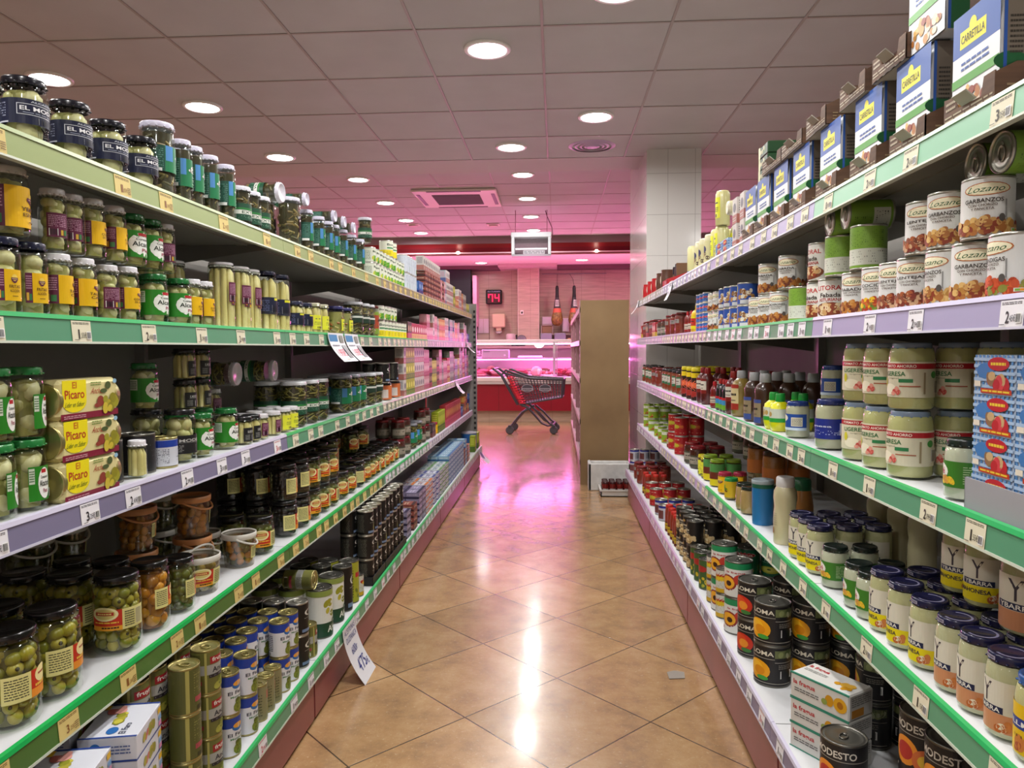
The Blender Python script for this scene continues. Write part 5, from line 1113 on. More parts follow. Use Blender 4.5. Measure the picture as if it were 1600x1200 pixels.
X('gin', 'tuna_carton', 'blue gingham carton, red oval', .10, .08, .058, body='#b8cbe0', front=lambda: [('R', .1*i, .1*i+.05, 0, 1, '#5c92cc') for i in range(10)] + [('R', 0, 1, .17*i, .17*i+.08, '#a4c0e0') for i in range(6)] + [('E', .3, .6, .22, .2, '#3c78b8'), ('F', .62, .34, .22, .2, ['#b8222c', '#c8a878', '#8a6a4a', '#d04048'], 14, .010), ('E', .62, .78, .26, .17, '#b81f2a'), ('L', .44, .8, .70, .86, 1, '#e8c83a'), ('R', .2, .95, .04, .16, '#b83a1c'), ('L', .24, .9, .05, .15, 1, '#e8c83a'), ('R', .04, .2, .2, .34, '#e3dccb')], side=lambda: [('R', .14*i, .14*i+.07, 0, 1, '#5c92cc') for i in range(7)] + [('R', 0, 1, .17*i, .17*i+.08, '#a4c0e0') for i in range(6)])
J('lig', 'mayonnaise_jar', 'large mayonnaise jar, red band', .0395, .128, '#7d8fa8', '#c6c189', d_ligeresa, (.20, .72), neck=.84, lr=1.02, sh=.86, arc=5.4, sq=.82)
J('lig2', 'mayonnaise_jar', 'large mayonnaise jar, red band', .0395, .128, '#7d8fa8', '#c6c189', d_ligeresa, (.20, .72), neck=.84, lr=1.02, sh=.86, arc=5.4, sq=.82, turn=1.6)
J('hel', 'mayonnaise_jar', 'mayonnaise jar, dark blue label', .036, .122, '#23306a', '#c5c2a8', d_hellm, (.22, .62), neck=.84, sh=.82)
J('kra', 'mayonnaise_jar', 'mayonnaise jar, blue wave label', .031, .10, '#22397a', '#c8c4ac', d_kraft, (.22, .66), neck=.86, sh=.82, arc=4)
J('yb', 'mayonnaise_jar', 'navy-lidded mayonnaise jar, yellow label', .0325, .125, '#191b40', '#c9c59a', d_ybarra(), (.10, .70), neck=.86, lr=1.08, sh=.82, arc=5.0, sq=.8, lidring='#8d8aa8')
J('ybs', 'sauce_jar', 'navy-lidded jar, salmon label', .0325, .125, '#191b40', '#c9c5a2', d_ybarra('#c98a62', ''), (.10, .70), neck=.86, lr=1.08, sh=.82, arc=5.0, sq=.8, lidring='#8d8aa8')
J('ybb', 'sauce_jar', 'big navy-lidded jar, salmon label', .040, .132, '#191b40', '#c4bf9c', d_ybarra('#c98a62', ''), (.08, .72), neck=.84, lr=1.08, sh=.84, arc=5.0, sq=.8, lidring='#8d8aa8')
J('calj', 'mayonnaise_jar', 'black-lidded mayonnaise jar, green label', .031, .10, '#17231f', '#cfcfbd', d_calve, (.22, .64), neck=.84, lr=1.06, sh=.80, arc=5.2)
J('helm2', 'mayonnaise_jar', 'blue-lidded jar, yellow label', .033, .12, '#2c5a9a', '#cfc794', lambda: [('R', 0, 1, 0, 1, '#e0b818'), ('R', .3, .9, .5, .72, '#2a3c8a'), ('T', 'HELLMANNS', .6, .61, .5, .1, '#e8e6da'), ('F', .6, .2, .2, .12, ['#a8482a', '#c8783a'], 6, .01), ('L', .4, .9, .3, .42, 1, '#7a5a1a')], (.1, .68), neck=.86)
kind('squ', t='bottle', n='sauce_bottle', s='cream squeeze bottle, white cap', c='bottle', r=.033, h=.195, body='#c8c09a', lid='#d6d4d4', label=d_cream, arc=.9, turn=-.3, lv=(.1, .6), prof=[(.93, 0), (.97, .02), (.97, .45), (.90, .55), (1, .68), (.97, .78), (.74, .86)], cr=.76)
kind('squb', t='bottle', n='sauce_bottle', s='brown-orange squeeze bottle', c='bottle', r=.036, h=.17, body='#a8713c', lid='#1f5a3a', prof=[(.93, 0), (.97, .02), (1, .5), (.9, .66), (.8, .80)], cr=.78)
kind('blu', t='tub', n='cheese_shaker', s='tall blue tub, grey lid', c='tub', r=.034, h=.145, body='#1f6fa8', lid='#9aa6ac', label=lambda: [('R', 0, 1, .88, 1, '#1c5a44'), ('L', .06, .3, .4, .85, 2, '#8fc8e8'), ('B', .05, .3, .02, .2)], lv=(.03, .93), arc=5)
kind('bbk', t='tub', n='blue_bucket', s='blue plastic tub with white rim', c='bucket', r=.075, h=.17, body='#2a62a8', lid='#b8b4c0', label=lambda: [('F', .5, .5, .3, .2, ['#a84a5a', '#c8a0a8'], 6, .016)], lv=(.1, .9), arc=3)
kind('lim', t='bottle', n='lemon_bottle', s='yellow squeeze bottle, green cap', c='bottle', r=.030, h=.112, body='#d8d618', lid='#1f9a3c', label=lambda: [('R', 0, 1, 0, 1, '#c9d0c0'), ('R', 0, 1, 0, .3, '#2c9a3c'), ('F', .4, .6, .2, .2, ['#b89a5a', '#3c8a4a'], 5, .006)], lv=(.25, .6), prof=[(.7, 0), (.85, .02), (1, .2), (1, .5), (.9, .68), (.5, .78)], cr=.45)
kind('ket', t='bottle', n='ketchup_bottle', s='dark red sauce bottle', c='bottle', r=.030, h=.16, body='#54110e', lid='#8a1a1a', label=d_sauce('#c9c3b6', '#7a1c18'), lv=(.3, .7), arc=2.6)
kind('syr', t='bottle', n='syrup_bottle', s='brown syrup bottle, grey cap', c='bottle', r=.034, h=.165, body='#3a2012', lid='#a4a6a8', label=d_sauce('#8a7a60', '#3a4a8a'), lv=(.05, .5), arc=2.2, cr=.5)
kind('vin', t='bottle', n='vinegar_bottle', s='gold bottle, grey cap', c='bottle', r=.036, h=.165, body='#8a7438', lid='#a4a6a8', label=d_sauce('#c8b888', '#9a2c20'), lv=(.15, .7), arc=1.6, cr=.45)
kind('bbq', t='bottle', n='barbecue_sauce_bottle', s='brown bottle with flame label, yellow top', c='bottle', r=.029, h=.155, body='#3a1410', lid='#d8c818', label=d_hot, lv=(.03, .88), arc=5.5, prof=[(.95, 0), (1, .02), (1, .8), (.9, .88)], cr=.95)
kind('soy', t='bottle', n='soy_sauce_bottle', s='black bottle, red cap', c='bottle', r=.022, h=.125, body='#141012', lid='#a3201f', label=lambda: [('R', 0, 1, 0, 1, '#3a86b8'), ('R', 0, 1, 0, .4, '#6aa02a'), ('R', 0, 1, .8, 1, '#b8202a')], lv=(.08, .45), arc=4)
kind('pep', t='bottle', n='hot_sauce_bottle', s='small red bottle', c='bottle', r=.018, h=.11, body='#6f1712', lid='#b8222a', label=d_sauce('#c8b8a8', '#8a1a1a'), lv=(.1, .5), arc=4)
kind('mus', t='bottle', n='mustard_bottle', s='yellow squeeze bottle of mustard', c='bottle', r=.028, h=.13, body='#d8b010', lid='#d8c010', label=d_sauce('#b8281c', '#d8c81c'), lv=(.15, .6), arc=2, cr=.3)
kind('crb', t='bottle', n='mayonnaise_bottle', s='pale cream plastic bottle', c='bottle', r=.029, h=.135, body='#cdc9a4', lid='#cfcbb0', label=lambda: [('R', 0, 1, 0, 1, '#c9c394'), ('E', .5, .6, .3, .2, '#33305a'), ('F', .6, .3, .3, .2, ['#5a4a40', '#a88a60'], 6, .01)], lv=(.1, .8), arc=2.6, prof=[(.9, 0), (.95, .02), (.88, .5), (1, .8), (.9, .93)], cr=.85)
kind('cry', t='bottle', n='mayonnaise_bottle', s='pale yellow tall bottle', c='bottle', r=.028, h=.135, body='#cfc98a', lid='#d0ca90', label=d_lemon, lv=(.2, .8), arc=1.5, prof=[(.95, 0), (1, .02), (1, .9), (.9, .95)], cr=.85)
kind('crl', t='bottle', n='mayonnaise_bottle', s='cream bottle, blue foot', c='bottle', r=.031, h=.14, body='#c9c48e', lid='#b9b480', label=lambda: [('R', 0, 1, 0, .9, '#2c6a9a')], lv=(.0, .16), prof=[(.95, 0), (1, .02), (1, .9), (.9, .95)], cr=.85)
J('tomr', 'tomato_sauce_jar', 'jar of red tomato sauce', .036, .12, '#6f1c1c', '#8a2c20', d_sauce('#8a8480', '#7a1c18'), (.45, .75), neck=.86, arc=2)
J('toms', 'tomato_sauce_jar', 'slim jar of orange-red sauce', .026, .125, '#1c1c1e', '#8f3a20', d_sauce('#c0bab0', '#3a6a4a'), (.3, .75), neck=.86, arc=2.4)
J('salj', 'salsa_jar', 'square-shouldered dark red salsa jar', .040, .105, '#7a1820', '#4a1610', d_sauce('#9a9284', '#4a4a3c'), (.08, .6), neck=.86, arc=4)
J('grl', 'relish_jar', 'green-lidded jar, yellow-green label', .030, .112, '#7d9a2a', '#5a2818', lambda: [('R', 0, 1, 0, 1, '#d8c81c'), ('R', 0, 1, .3, .62, '#6a2c1c'), ('R', 0, 1, .62, 1, '#4f8f4a')], (.05, .85), neck=.93, arc=5.5)
J('gry', 'relish_jar', 'small yellow-lidded jar', .023, .095, '#c8b82a', '#5a4a1c', d_lemon, (.1, .75), neck=.93, arc=4)
J('rey', 'sauce_jar', 'small pink-lidded jar, yellow label', .026, .085, '#a82a48', '#a8701c', d_yellow('', ''), (.1, .8), neck=.93, arc=4)
J('pst', 'pesto_jar', 'small green-lidded pesto jar', .025, .082, '#1f8a44', '#8a7a1c', lambda: [('R', 0, 1, 0, 1, '#c8a81c'), ('F', .5, .45, .3, .3, ['#3f8a2a', '#6a3a1c', '#5aa02f'], 12, .007)], (.12, .85), neck=.93, arc=5)
J('moz', 'mustard_jar', 'jar of pale brown mustard', .030, .095, '#1c2a22', '#b89662', None, neck=.86)
J('brn', 'mustard_jar', 'jar of grainy brown sauce', .030, .11, '#c8bfae', '#8f7a50', d_sauce('#a89a80', '#6a5a40'), (.2, .7), neck=.8, arc=1.4)
J('orb', 'sauce_jar', 'wide jar of orange-brown sauce', .038, .11, '#3a1c10', '#9a5a24', lambda: [('R', 0, 1, 0, 1, '#b0642a'), ('L', .1, .9, .3, .5, 1, '#8a4a1c')], (.05, .5), neck=.9, arc=5)
C('redc', 'tomato_can', 'large red tomato can', .037, .10, d_tomc); C('grc', 'vegetable_can', 'lime green vegetable can', .035, .085, d_greenc); C('grs', 'vegetable_can', 'slim lime green can', .028, .085, d_greenc)
C('loma', 'peach_can', 'black fruit can, yellow peach halves', .048, .113, d_loma(), tin=TIND, sq=.78); C('lomr', 'pear_can', 'black fruit can, red and orange fruit', .048, .113, d_loma(('#c8301c', '#e8902a', '#d8481f'), '#3f7a3a'), tin=TIND, sq=.78)
C('loms', 'peach_can', 'smaller black fruit can, red-yellow peach', .038, .105, d_loma(('#d8a81c', '#b8302a', '#d8601c'), '#3f9a3a'), tin=TIND, sq=.78)
C('frag', 'pineapple_can', 'dark green pineapple can', .043, .105, d_fragua, tin=TIND, sq=.66); C('pea', 'peach_can', 'white fruit can, green top band', .044, .118, d_peach, tin=TIND, sq=.75)
C('grt', 'fruit_can', 'slim green fruit can', .033, .115, lambda: [('R', 0, 1, 0, 1, '#3a5a2c'), ('F', .6, .25, .2, .2, ['#c8b02a', '#8a9a2c'], 9, .009), ('E', .6, .7, .15, .12, '#a82a24')], tin=TIND)
C('yec', 'corn_can', 'small white can, yellow-red sticker', .028, .085, lambda: [('R', 0, 1, 0, 1, '#c8c8be'), ('E', .6, .7, .25, .2, '#a8241c'), ('E', .6, .62, .2, .15, '#d8b81c'), ('R', 0, 1, 0, .18, '#c8a01c'), ('L', .1, .9, .24, .44, 3, '#6a6a60')], tin=TIND)
C('modc', 'fruit_can', 'black fruit can, orange fruit halves', .045, .122, d_mod_can, tin=TIND, sq=.7); C('chi', 'chickpea_can', 'black chickpea can, gold emblem', .034, .10, d_chick, tin=TIND, sq=.62)
X('frx', 'cockle_carton', 'white carton, red script lettering', .15, .085, .058, body='#d0cfca', bev=.003, front=lambda: [('R', 0, 1, 0, .05, '#2c8a72'), ('R', 0, 1, .95, 1, '#2c8a72'), ('T', 'la fragua', .25, .66, .38, .24, '#b81f2c'), ('L', .08, .5, .3, .48, 2, '#5a5a5a'), ('E', .68, .5, .07, .22, '#c88f14'), ('E', .86, .5, .11, .28, '#d8a01c'), ('E', .86, .5, .05, .14, '#a8680c'), ('E', .60, .4, .05, .12, '#8a9a4a')], side=lambda: [('L', .1, .9, .5, .9, 5, '#7a7a76'), ('R', .1, .6, .1, .4, '#c8882a')], top=lambda: [('R', 0, 1, 0, .04, '#2c8a72'), ('T', 'la fragua', .22, .72, .34, .2, '#b81f2c'), ('L', .06, .45, .4, .55, 2, '#8a8a88'), ('F', .72, .4, .2, .16, ['#c88f14', '#d8a83c'], 6, .011)])
C('tall', 'tomato_can', 'white and blue-topped can', .034, .085, lambda: [('R', 0, 1, 0, 1, '#b8b8c4'), ('R', 0, 1, .85, 1, '#26308a'), ('R', .3, .7, .1, .7, '#6a3a3a'), ('B', .75, .95, .1, .8)])
kind('brk', t='bottle', n='tomato_bottle', s='red-capped bottle of tomato sauce', c='bottle', r=.022, h=.135, body='#8a3220', lid='#b82c24', label=d_sauce('#c8a81c', '#5a1c18'), lv=(.02, .38), arc=5, cr=.8, prof=[(.95, 0), (1, .02), (1, .7), (.85, .86), (.8, .9)])

def f_pack(kd):       # cardboard sleeve round a ready meal tray, standing on its long edge
    w, d, h = kd['w'], kd['d']-.010, kd['h']; g = G(); e = .0004
    pts = [(-d/2, 0), (d/2, 0), (d/2+.004, h*.3), (d/2+.004, h*.7), (d/2-.004, h), (-d/2, h)]
    g.prism([(x, z) for x, z in pts], -w/2, w/2, mat('#b9bcc0', .4), 'y')
    draw(g, d_carr(), wrap_plane((d/2+.0046, -w/2, 0), (0, 1, 0), (0, 0, 1), (1, 0, 0)), w, h)
    for s_, o, u in ((-1, (-d/2, -w/2-e, 0), (1, 0, 0)), (1, (d/2, w/2+e, 0), (-1, 0, 0))):
        draw(g, [('R', 0, 1, 0, 1, '#6f665a'), ('R', 0, 1, 0, .35, '#1f5a34'), ('E', .3, .35, .7, .08, '#1f5a34'), ('R', 0, .14, 0, 1, '#2c55a0'), ('L', .25, .8, .4, .75, 8, '#3a352e')], wrap_plane(o, u, (0, 0, 1), (0, s_, 0)), d, h)
    gt = G(); gt.box(-d*.35, d*.35, -w/2+.006, w/2-.006, h, h+.004, mat('#1c1c20', .3))
    return [('sleeve', g, None), ('meal_tray', gt, None)]
kind('carr', t='custom', fn=f_pack, n='ready_meal_pack', s='blue and white ready meal pack', c='carton', w=.125, d=.044, h=.165, r=.0625)
BRN = noisy('brown_print_card', '#4a3324', '#6a4c36', 6, .6, stretch=(1, 1, 9)); CARD = mat('#a9a59a', .6)
def f_tray(kd):       # low display tray of brown printed card, torn at the front
    w, d, h = kd['w'], kd['d'], kd['h']; g = G(); q = .002
    g.box(-d/2, d/2, -w/2, w/2, 0, q, CARD); g.box(-d/2, -d/2+q, -w/2, w/2, 0, h, BRN)
    for y in (-w/2, w/2-q): g.prism([(-d/2, 0), (d/2, 0), (d/2, h*.75), (d/2-.03, h), (-d/2, h)], y, y+q, BRN, 'y')
    g.prism([(-w/2, 0), (w/2, 0), (w/2, h*.8), (w*.3, h*.8), (w*.25, h*.35), (-w*.2, h*.4), (-w*.3, h*.75), (-w/2, h*.8)], d/2-q, d/2, BRN)
    draw(g, [('L', .03, .97, .12, .32, 2, '#a99a80'), ('L', .05, .25, .4, .7, 2, '#a99a80')], wrap_plane((d/2+.0004, -w/2, 0), (0, 1, 0), (0, 0, 1), (1, 0, 0)), w, h)
    for y in (-w/2-.0006, w/2+.0006): draw(g, [('L', .1, .9, .15, .5, 3, '#8a7658')], wrap_plane((-d/2, y, 0), (1, 0, 0), (0, 0, 1), (0, -1 if y < 0 else 1, 0)), d, h)
    gf = G(); gf.X = Matrix.Translation((d/2, w*.05, h*.38)) @ Matrix.Rotation(.9, 4, 'Y'); gf.box(-.001, .001, -w*.16, w*.12, 0, h*.36, CARD); gf.X = None
    return [('tray_wall', g, None), ('torn_flap', gf, 'torn white flap')]
kind('trw', t='custom', fn=f_tray, n='display_tray', s='brown wood-print cardboard display tray', c='cardboard tray', w=.136, d=.165, h=.058, r=.13)
kind('trs', t='custom', fn=f_tray, n='display_tray', s='small brown cardboard display tray', c='cardboard tray', w=.18, d=.15, h=.05, r=.09)
def f_foil(kd):       # foil meal dish tipped on edge in its cardboard
    w, d, h = kd['w'], kd['d'], kd['h']; g = G()
    P = [(-.010, 0), (.0, h*.06), (.012, h*.2), (.012, h*.8), (0, h*.94), (-.010, h)]
    g.prism(P, -w/2+.008, w/2-.008, mat('#a8a8ac', .25, .9), 'y'); g.box(-.013, -.010, -w/2, w/2, -.0, h, mat('#b8b8bc', .3, .8), .001)
    for i in range(7): g.box(.0115, .0135, -w/2+.014+i*(w-.03)/7, -w/2+.019+i*(w-.03)/7, h*.2, h*.8, mat('#8d8d92', .3, .9))
    return [('foil_dish', g, None)]
kind('foil', t='custom', fn=f_foil, n='foil_dish', s='upright foil meal dish', c='foil dish', w=.11, d=.03, h=.075, r=.055)
def f_green(kd):      # dark green pack with round emblem
    w, d, h = kd['w'], kd['d'], kd['h']; g = G(); g.box(-d/2, d/2, -w/2, w/2, 0, h, mat('#1f4426', .4), .003)
    draw(g, [('E', .3, .5, .2, .36, '#7fb84a'), ('E', .3, .5, .15, .27, '#1f5a2c'), ('L', .55, .95, .2, .8, 3, '#a8c8a0')], wrap_plane((-d/2, -w/2-.0004, 0), (1, 0, 0), (0, 0, 1), (0, -1, 0)), d, h)
    draw(g, [('F', .5, .5, .3, .2, ['#c8b88a', '#5a7a3a'], 8, .007), ('R', 0, .2, 0, 1, '#c8cc9a')], wrap_plane((d/2+.0004, -w/2, 0), (0, 1, 0), (0, 0, 1), (1, 0, 0)), w, h)
    return [('carton', g, None)]
kind('grp', t='custom', fn=f_green, n='meal_pack', s='dark green meal pack, round emblem', c='carton', w=.10, d=.09, h=.036, r=.05)
def f_snack(kd):      # red shelf box with dark packets poking out
    w, d, h = kd['w'], kd['d'], kd['h']; rd = mat('#a81f26', .4); g = G()
    g.prism([(-d/2, 0), (d/2, 0), (d/2, h*.45), (-d/2, h)], -w/2, -w/2+.003, rd, 'y'); g.prism([(-d/2, 0), (d/2, 0), (d/2, h*.45), (-d/2, h)], w/2-.003, w/2, rd, 'y')
    g.box(-d/2, d/2, -w/2, w/2, 0, .003, rd); g.box(d/2-.003, d/2, -w/2, w/2, 0, h*.45, rd); g.box(-d/2, -d/2+.003, -w/2, w/2, 0, h, rd)
    draw(g, [('E', .6, .5, .12, .3, '#e3d8d0'), ('E', .6, .5, .09, .22, '#a81f26')], wrap_plane((d/2+.0004, -w/2, 0), (0, 1, 0), (0, 0, 1), (1, 0, 0)), w, h*.45)
    out = [('box_wall', g, None)]; rnd = random.Random(3)
    for i in range(7):
        q = G(); y = -w/2+.015+i*(w-.03)/6; q.X = Matrix.Translation((-.01, y, .01)) @ Matrix.Rotation(rnd.uniform(-.25, .25), 4, 'X')
        q.box(-.035, .03, -.006, .006, 0, h*rnd.uniform(1.1, 1.4), mat(rnd.choice(['#23202c', '#2c2834', '#6a4a30']), .35), .003); q.X = None; out.append(('packet', q, None))
    return out
kind('snk', t='custom', fn=f_snack, n='snack_box', s='open red box with dark packets sticking up', c='box', w=.17, d=.15, h=.09, r=.085)
def f_bag(kd):
    w, d, h = kd['w'], kd['d'], kd['h']; g = G(); g.lathe([(w*.45, 0), (w*.5, h*.1), (w*.5, h*.6), (w*.44, h*.9), (w*.46, h)], mat(kd['col'], .3), 16, sq=3)
    draw(g, [('E', .5, .5, .3, .2, '#d8c8b0')], wrap_plane((w*.52, -w*.4, 0), (0, 1, 0), (0, 0, 1), (1, 0, 0)), w*.8, h)
    return [('bag', g, None)]
kind('rbg', t='custom', fn=f_bag, n='snack_bag', s='red crisp snack bag', c='bag', w=.08, d=.08, h=.11, col='#a81c22', r=.04)
kind('ibg', t='custom', fn=f_bag, n='snack_bag', s='brown patterned snack bag', c='bag', w=.08, d=.08, h=.12, col='#5a3a2c', r=.04)
def f_ctray(kd):      # black cardboard trays that carry stacked cans
    w, d, h = kd['w'], kd['d'], kd['h']; m = mat('#1a1918', .5); g = G(); q = .003
    g.box(-d/2, d/2, -w/2, w/2, 0, q, m)
    for y in (-w/2, w/2-q): g.box(-d/2, d/2, y, y+q, 0, h, m)
    g.box(d/2-q, d/2, -w/2, w/2, 0, h, m); g.box(-d/2, -d/2+q, -w/2, w/2, 0, h, m)
    return [('tray_wall', g, None)]
kind('ctr', t='custom', fn=f_ctray, n='can_tray', s='black cardboard tray under black cans', c='cardboard tray', w=.218, d=.155, h=.035, r=.11)
kind('gtr', t='custom', fn=lambda kd: [('tray_wall', G_box_tray(kd), None)], n='carton_tray', s='plain grey cardboard tray holding gingham cartons', c='cardboard tray', w=.222, d=.185, h=.05, r=.12)
def G_box_tray(kd):
    w, d, h = kd['w'], kd['d'], kd['h']; m = mat('#9a9aa0', .6); g = G(); q = .002
    g.box(-d/2, d/2, -w/2, w/2, 0, q, m)
    for y in (-w/2, w/2-q): g.box(-d/2, d/2, y, y+q, 0, h, m)
    g.box(d/2-q, d/2, -w/2, w/2, 0, h, m); g.box(-d/2, -d/2+q, -w/2, w/2, 0, h, m)
    return g
# ---------------------------------------------------------------- putting the goods on the shelves
SIDE = {'L': 'left', 'R': 'right'}
SN = {'1': 'top', '2': 'second', '3': 'middle', '4': 'fourth', '5': 'bottom'}
ORD = ['nearest', '2nd', '3rd'] + [f'{i}th' for i in range(4, 200)]
GRP = {}
def put(shelf, kn, ys, rows=1, layers=1, z=0.0, inset=.012, turn=None, lay=0, start=0, full=None, dx=0.0):
    """ys: distances along the aisle of the front row; rows go back, layers go up from height z above the board"""
    kd = K[kn]; s = 1 if shelf[0] == 'L' else -1
    if kd['t'] in ('box', 'custom'): hw, hd = kd['w']/2, kd['d']/2
    else: hw = hd = kd['r']*(1.09 if kd['t'] == 'bucket' else 1.04)
    fullp, joined = built(kn)
    for r_ in range(start, start+rows):
        for l_ in range(layers):
            for i, y in enumerate(ys):
                rnd = random.Random(int(y*977)+r_*13+l_*7+len(kn))
                x = XF[shelf] - s*(inset + hd + r_*(2*hd+.004) + dx)
                zz = ZL[shelf] + .0006 + z + l_*(kd['h'] + .0004)
                if kd['t'] in ('box', 'custom'): tr = rnd.uniform(-.02, .02)
                else: tr = rnd.uniform(-.28, .28)
                if turn is not None: tr = turn + rnd.uniform(-.08, .08)*(.1 if kd['t'] in ('box', 'custom') else 1)
                near = (y < 2.6 and r_ == 0) or (y < 1.7) if full is None else full
                rot = Euler((0, 0, (0 if s > 0 else pi) + tr))
                if lay:   # lying on its side, lid towards the aisle
                    zz += kd['r']; x -= s*(kd['h'] - hd)
                    rot = (Matrix.Rotation((0 if s > 0 else pi) + tr*.3 + lay, 3, 'Z') @ Matrix.Rotation(pi/2, 3, 'Y')).to_euler()
                if near and len(fullp) > 1:
                    o = bpy.data.objects.new(kd['n'], None); COL.objects.link(o); o.empty_display_size = .02
                    for pn, me, pl in fullp:
                        c = bpy.data.objects.new(pn, me); COL.objects.link(c); c.parent = o
                        if pl: c['label'] = pl
                else:
                    o = bpy.data.objects.new(kd['n'], joined); COL.objects.link(o)
                o.location = (x, y, zz); o.rotation_euler = rot
                o['category'] = kd['c']
                GRP.setdefault((shelf, kn), []).append((r_, round(z, 3), l_, y, o, lay))
PLURAL = lambda c: c + ('es' if c.endswith(('x', 'h')) else 's')
def finish():
    for (shelf, kn), L_ in GRP.items():
        kd = K[kn]; loc = f"{SN[shelf[1]]} {SIDE[shelf[0]]} shelf"
        lz = lambda a: round(a[1] + a[2]*kd['h'] + .0001, 2); zs = sorted({lz(a) for a in L_}); levels = {}
        for a in L_: levels.setdefault((a[0], zs.index(lz(a))), []).append(a)
        nlev = len(zs)
        for (r_, lv), M_ in levels.items():
            M_.sort(key=lambda a: a[3])
            for i, a in enumerate(M_):
                row = ['front row', 'second row', 'third row', 'fourth row', 'fifth row', 'sixth row'][r_]
                low = min(zs) < .015
                tier = '' if nlev == 1 and low else (['bottom tier', 'second tier', 'third tier', 'fourth tier', 'fifth tier', 'sixth tier', 'seventh tier', 'eighth tier', 'ninth tier', 'tenth tier', 'eleventh tier'][lv if low else lv+1] + ' ')
                if a[5]: tier = 'lying on its side, ' + ('' if nlev == 1 else tier)
                pos = f"{ORD[i]} in " if len(M_) > 1 else ''
                lab = f"{kd['s']}, {pos}{tier}{row}, {loc}"
                w = lab.split()
                if len(w) > 16:
                    lab = lab.replace('front row', 'front').replace(' row,', ',').replace(' shelf', '') ; w = lab.split()
                if len(w) > 16:
                    sw = kd['s'].replace(',', '').split(); keep = len(sw) - (len(w) - 16); lab = lab.replace(kd['s'], ' '.join(sw[-max(2, keep):]))
                a[4]['label'] = lab
                if len(L_) > 1: a[4]['group'] = f"{kd['s'].replace(',', '')} on the {loc}"
# shelf, kind, distances along the aisle
put('L5', 'ctr', [3.02, 3.245, 3.47], inset=0.002, turn=0.0)
put('R1', 'trw', [1.173, 1.369, 1.557, 1.763, 1.965, 2.138, 2.313, 2.461], inset=0.003)
put('R3', 'gtr', [1.045], inset=0.003, turn=0.0)
put('R1', 'carr', [1.173, 1.369, 1.557, 1.763, 1.965, 2.138, 2.313, 2.461], rows=3, inset=0.012, turn=0.0, z=0.003)
put('R3', 'gin', [0.993, 1.097], rows=2, inset=0.01, turn=0.0, layers=4, z=0.003)
put('L5', 'oro', [2.952, 3.02, 3.088, 3.176, 3.245, 3.314, 3.402, 3.47, 3.538], rows=2, inset=0.007, layers=3, z=0.004)
put('L1', 'modart', [1.193, 1.309, 1.422, 1.533], rows=2, turn=-0.35)
put('L1', 'dolb', [1.608])
put('L1', 'dolt', [1.686, 1.743, 1.825, 1.919], rows=2)
put('L1', 'extra', [2.019, 2.087, 2.157])
put('L1', 'thick', [2.416], rows=2)
put('L1', 'dolt', [2.548, 2.68, 2.786, 2.867, 2.98, 3.111, 3.244], rows=2)
put('L1', 'vegc', [3.436, 3.509, 3.582, 3.655, 3.728, 3.801, 3.873, 3.946, 4.019, 4.092], rows=2, layers=2)
put('L1', 'tubw', [4.187, 4.254, 4.321, 4.388, 4.455], rows=2, layers=2)
put('L1', 'pkb', [4.565, 4.638])
put('L1', 'fxr', [4.809, 4.919, 5.029, 5.138, 5.24, 5.342, 5.505], layers=5)
put('L1', 'pkp', [5.424, 5.587], layers=2)
put('L1', 'pki', [5.647], layers=3)
put('L1', 'pkw', [5.706, 5.768, 5.83], layers=3)
put('L1', 'pkw', [5.892, 5.954, 6.016], layers=2)
put('L1', 'pky', [6.078, 6.14], layers=2)
put('L1', 'pko', [6.199, 6.256, 6.313, 6.37])
put('L1', 'pkw', [6.429, 6.491, 6.553], layers=2)
put('L1', 'pko', [6.612, 6.669], layers=2)
put('L1', 'pkg', [6.734, 6.805, 6.877], layers=2)
put('L1', 'pky', [6.944, 7.005, 7.067, 7.128])
put('L2', 'artn', [1.118, 1.181], rows=2)
put('L2', 'talj', [1.244, 1.312], rows=2)
put('L2', 'maroj', [1.384], rows=2)
put('L2', 'yelj', [1.452], rows=2)
put('L2', 'alca', [1.56, 1.663], rows=2)
put('L2', 'yelj', [1.718, 1.781], rows=2)
put('L2', 'aspt', [1.901, 2.003, 2.075])
put('L2', 'aspn', [2.198, 2.307])
put('L2', 'asps', [2.431, 2.525])
put('L2', 'lemj', [2.613, 2.707], rows=2)
put('L2', 'mixj', [2.907, 3.031])
put('L2', 'beank', [3.198, 3.317, 3.409])
put('L2', 'tomj', [3.487])
put('L2', 'vegy', [3.604, 3.681, 3.757, 3.834, 3.91, 3.985, 4.059, 4.134], rows=2)
put('L2', 'pkf', [4.2, 4.257])
put('L2', 'pkr', [4.321, 4.393, 4.465, 4.537, 4.609, 4.681, 4.753])
put('L2', 'pkp', [4.82, 4.882, 5.129, 5.191, 6.399], layers=2)
put('L2', 'pkp', [4.944, 5.005])
put('L2', 'pkw', [5.067, 5.61, 5.672, 5.734, 6.754], layers=2)
put('L2', 'pkg', [5.258, 6.331, 6.822, 6.895], layers=2)
put('L2', 'pko', [5.323, 5.38, 5.437, 5.494, 5.551, 6.15, 6.208, 6.266], layers=2)
put('L2', 'pkb', [5.801, 6.613, 6.686, 6.968, 7.041, 7.114])
put('L2', 'pki', [5.865, 5.922, 5.979, 6.093], layers=2)
put('L2', 'pko', [6.036])
put('L2', 'pkg', [6.467, 6.54])
put('L3', 'alcb', [1.088, 1.159], rows=2, layers=2)
put('L3', 'pic', [1.278], inset=0.006, layers=3)
put('L3', 'blkt', [1.402, 1.523], inset=0.03)
put('L3', 'smw', [1.462])
put('L3', 'bwc', [1.598], inset=0.02)
put('L3', 'modart2', [1.671], rows=2)
put('L3', 'alca', [1.757, 1.898], rows=2)
put('L3', 'smb', [1.993, 2.051], rows=2)
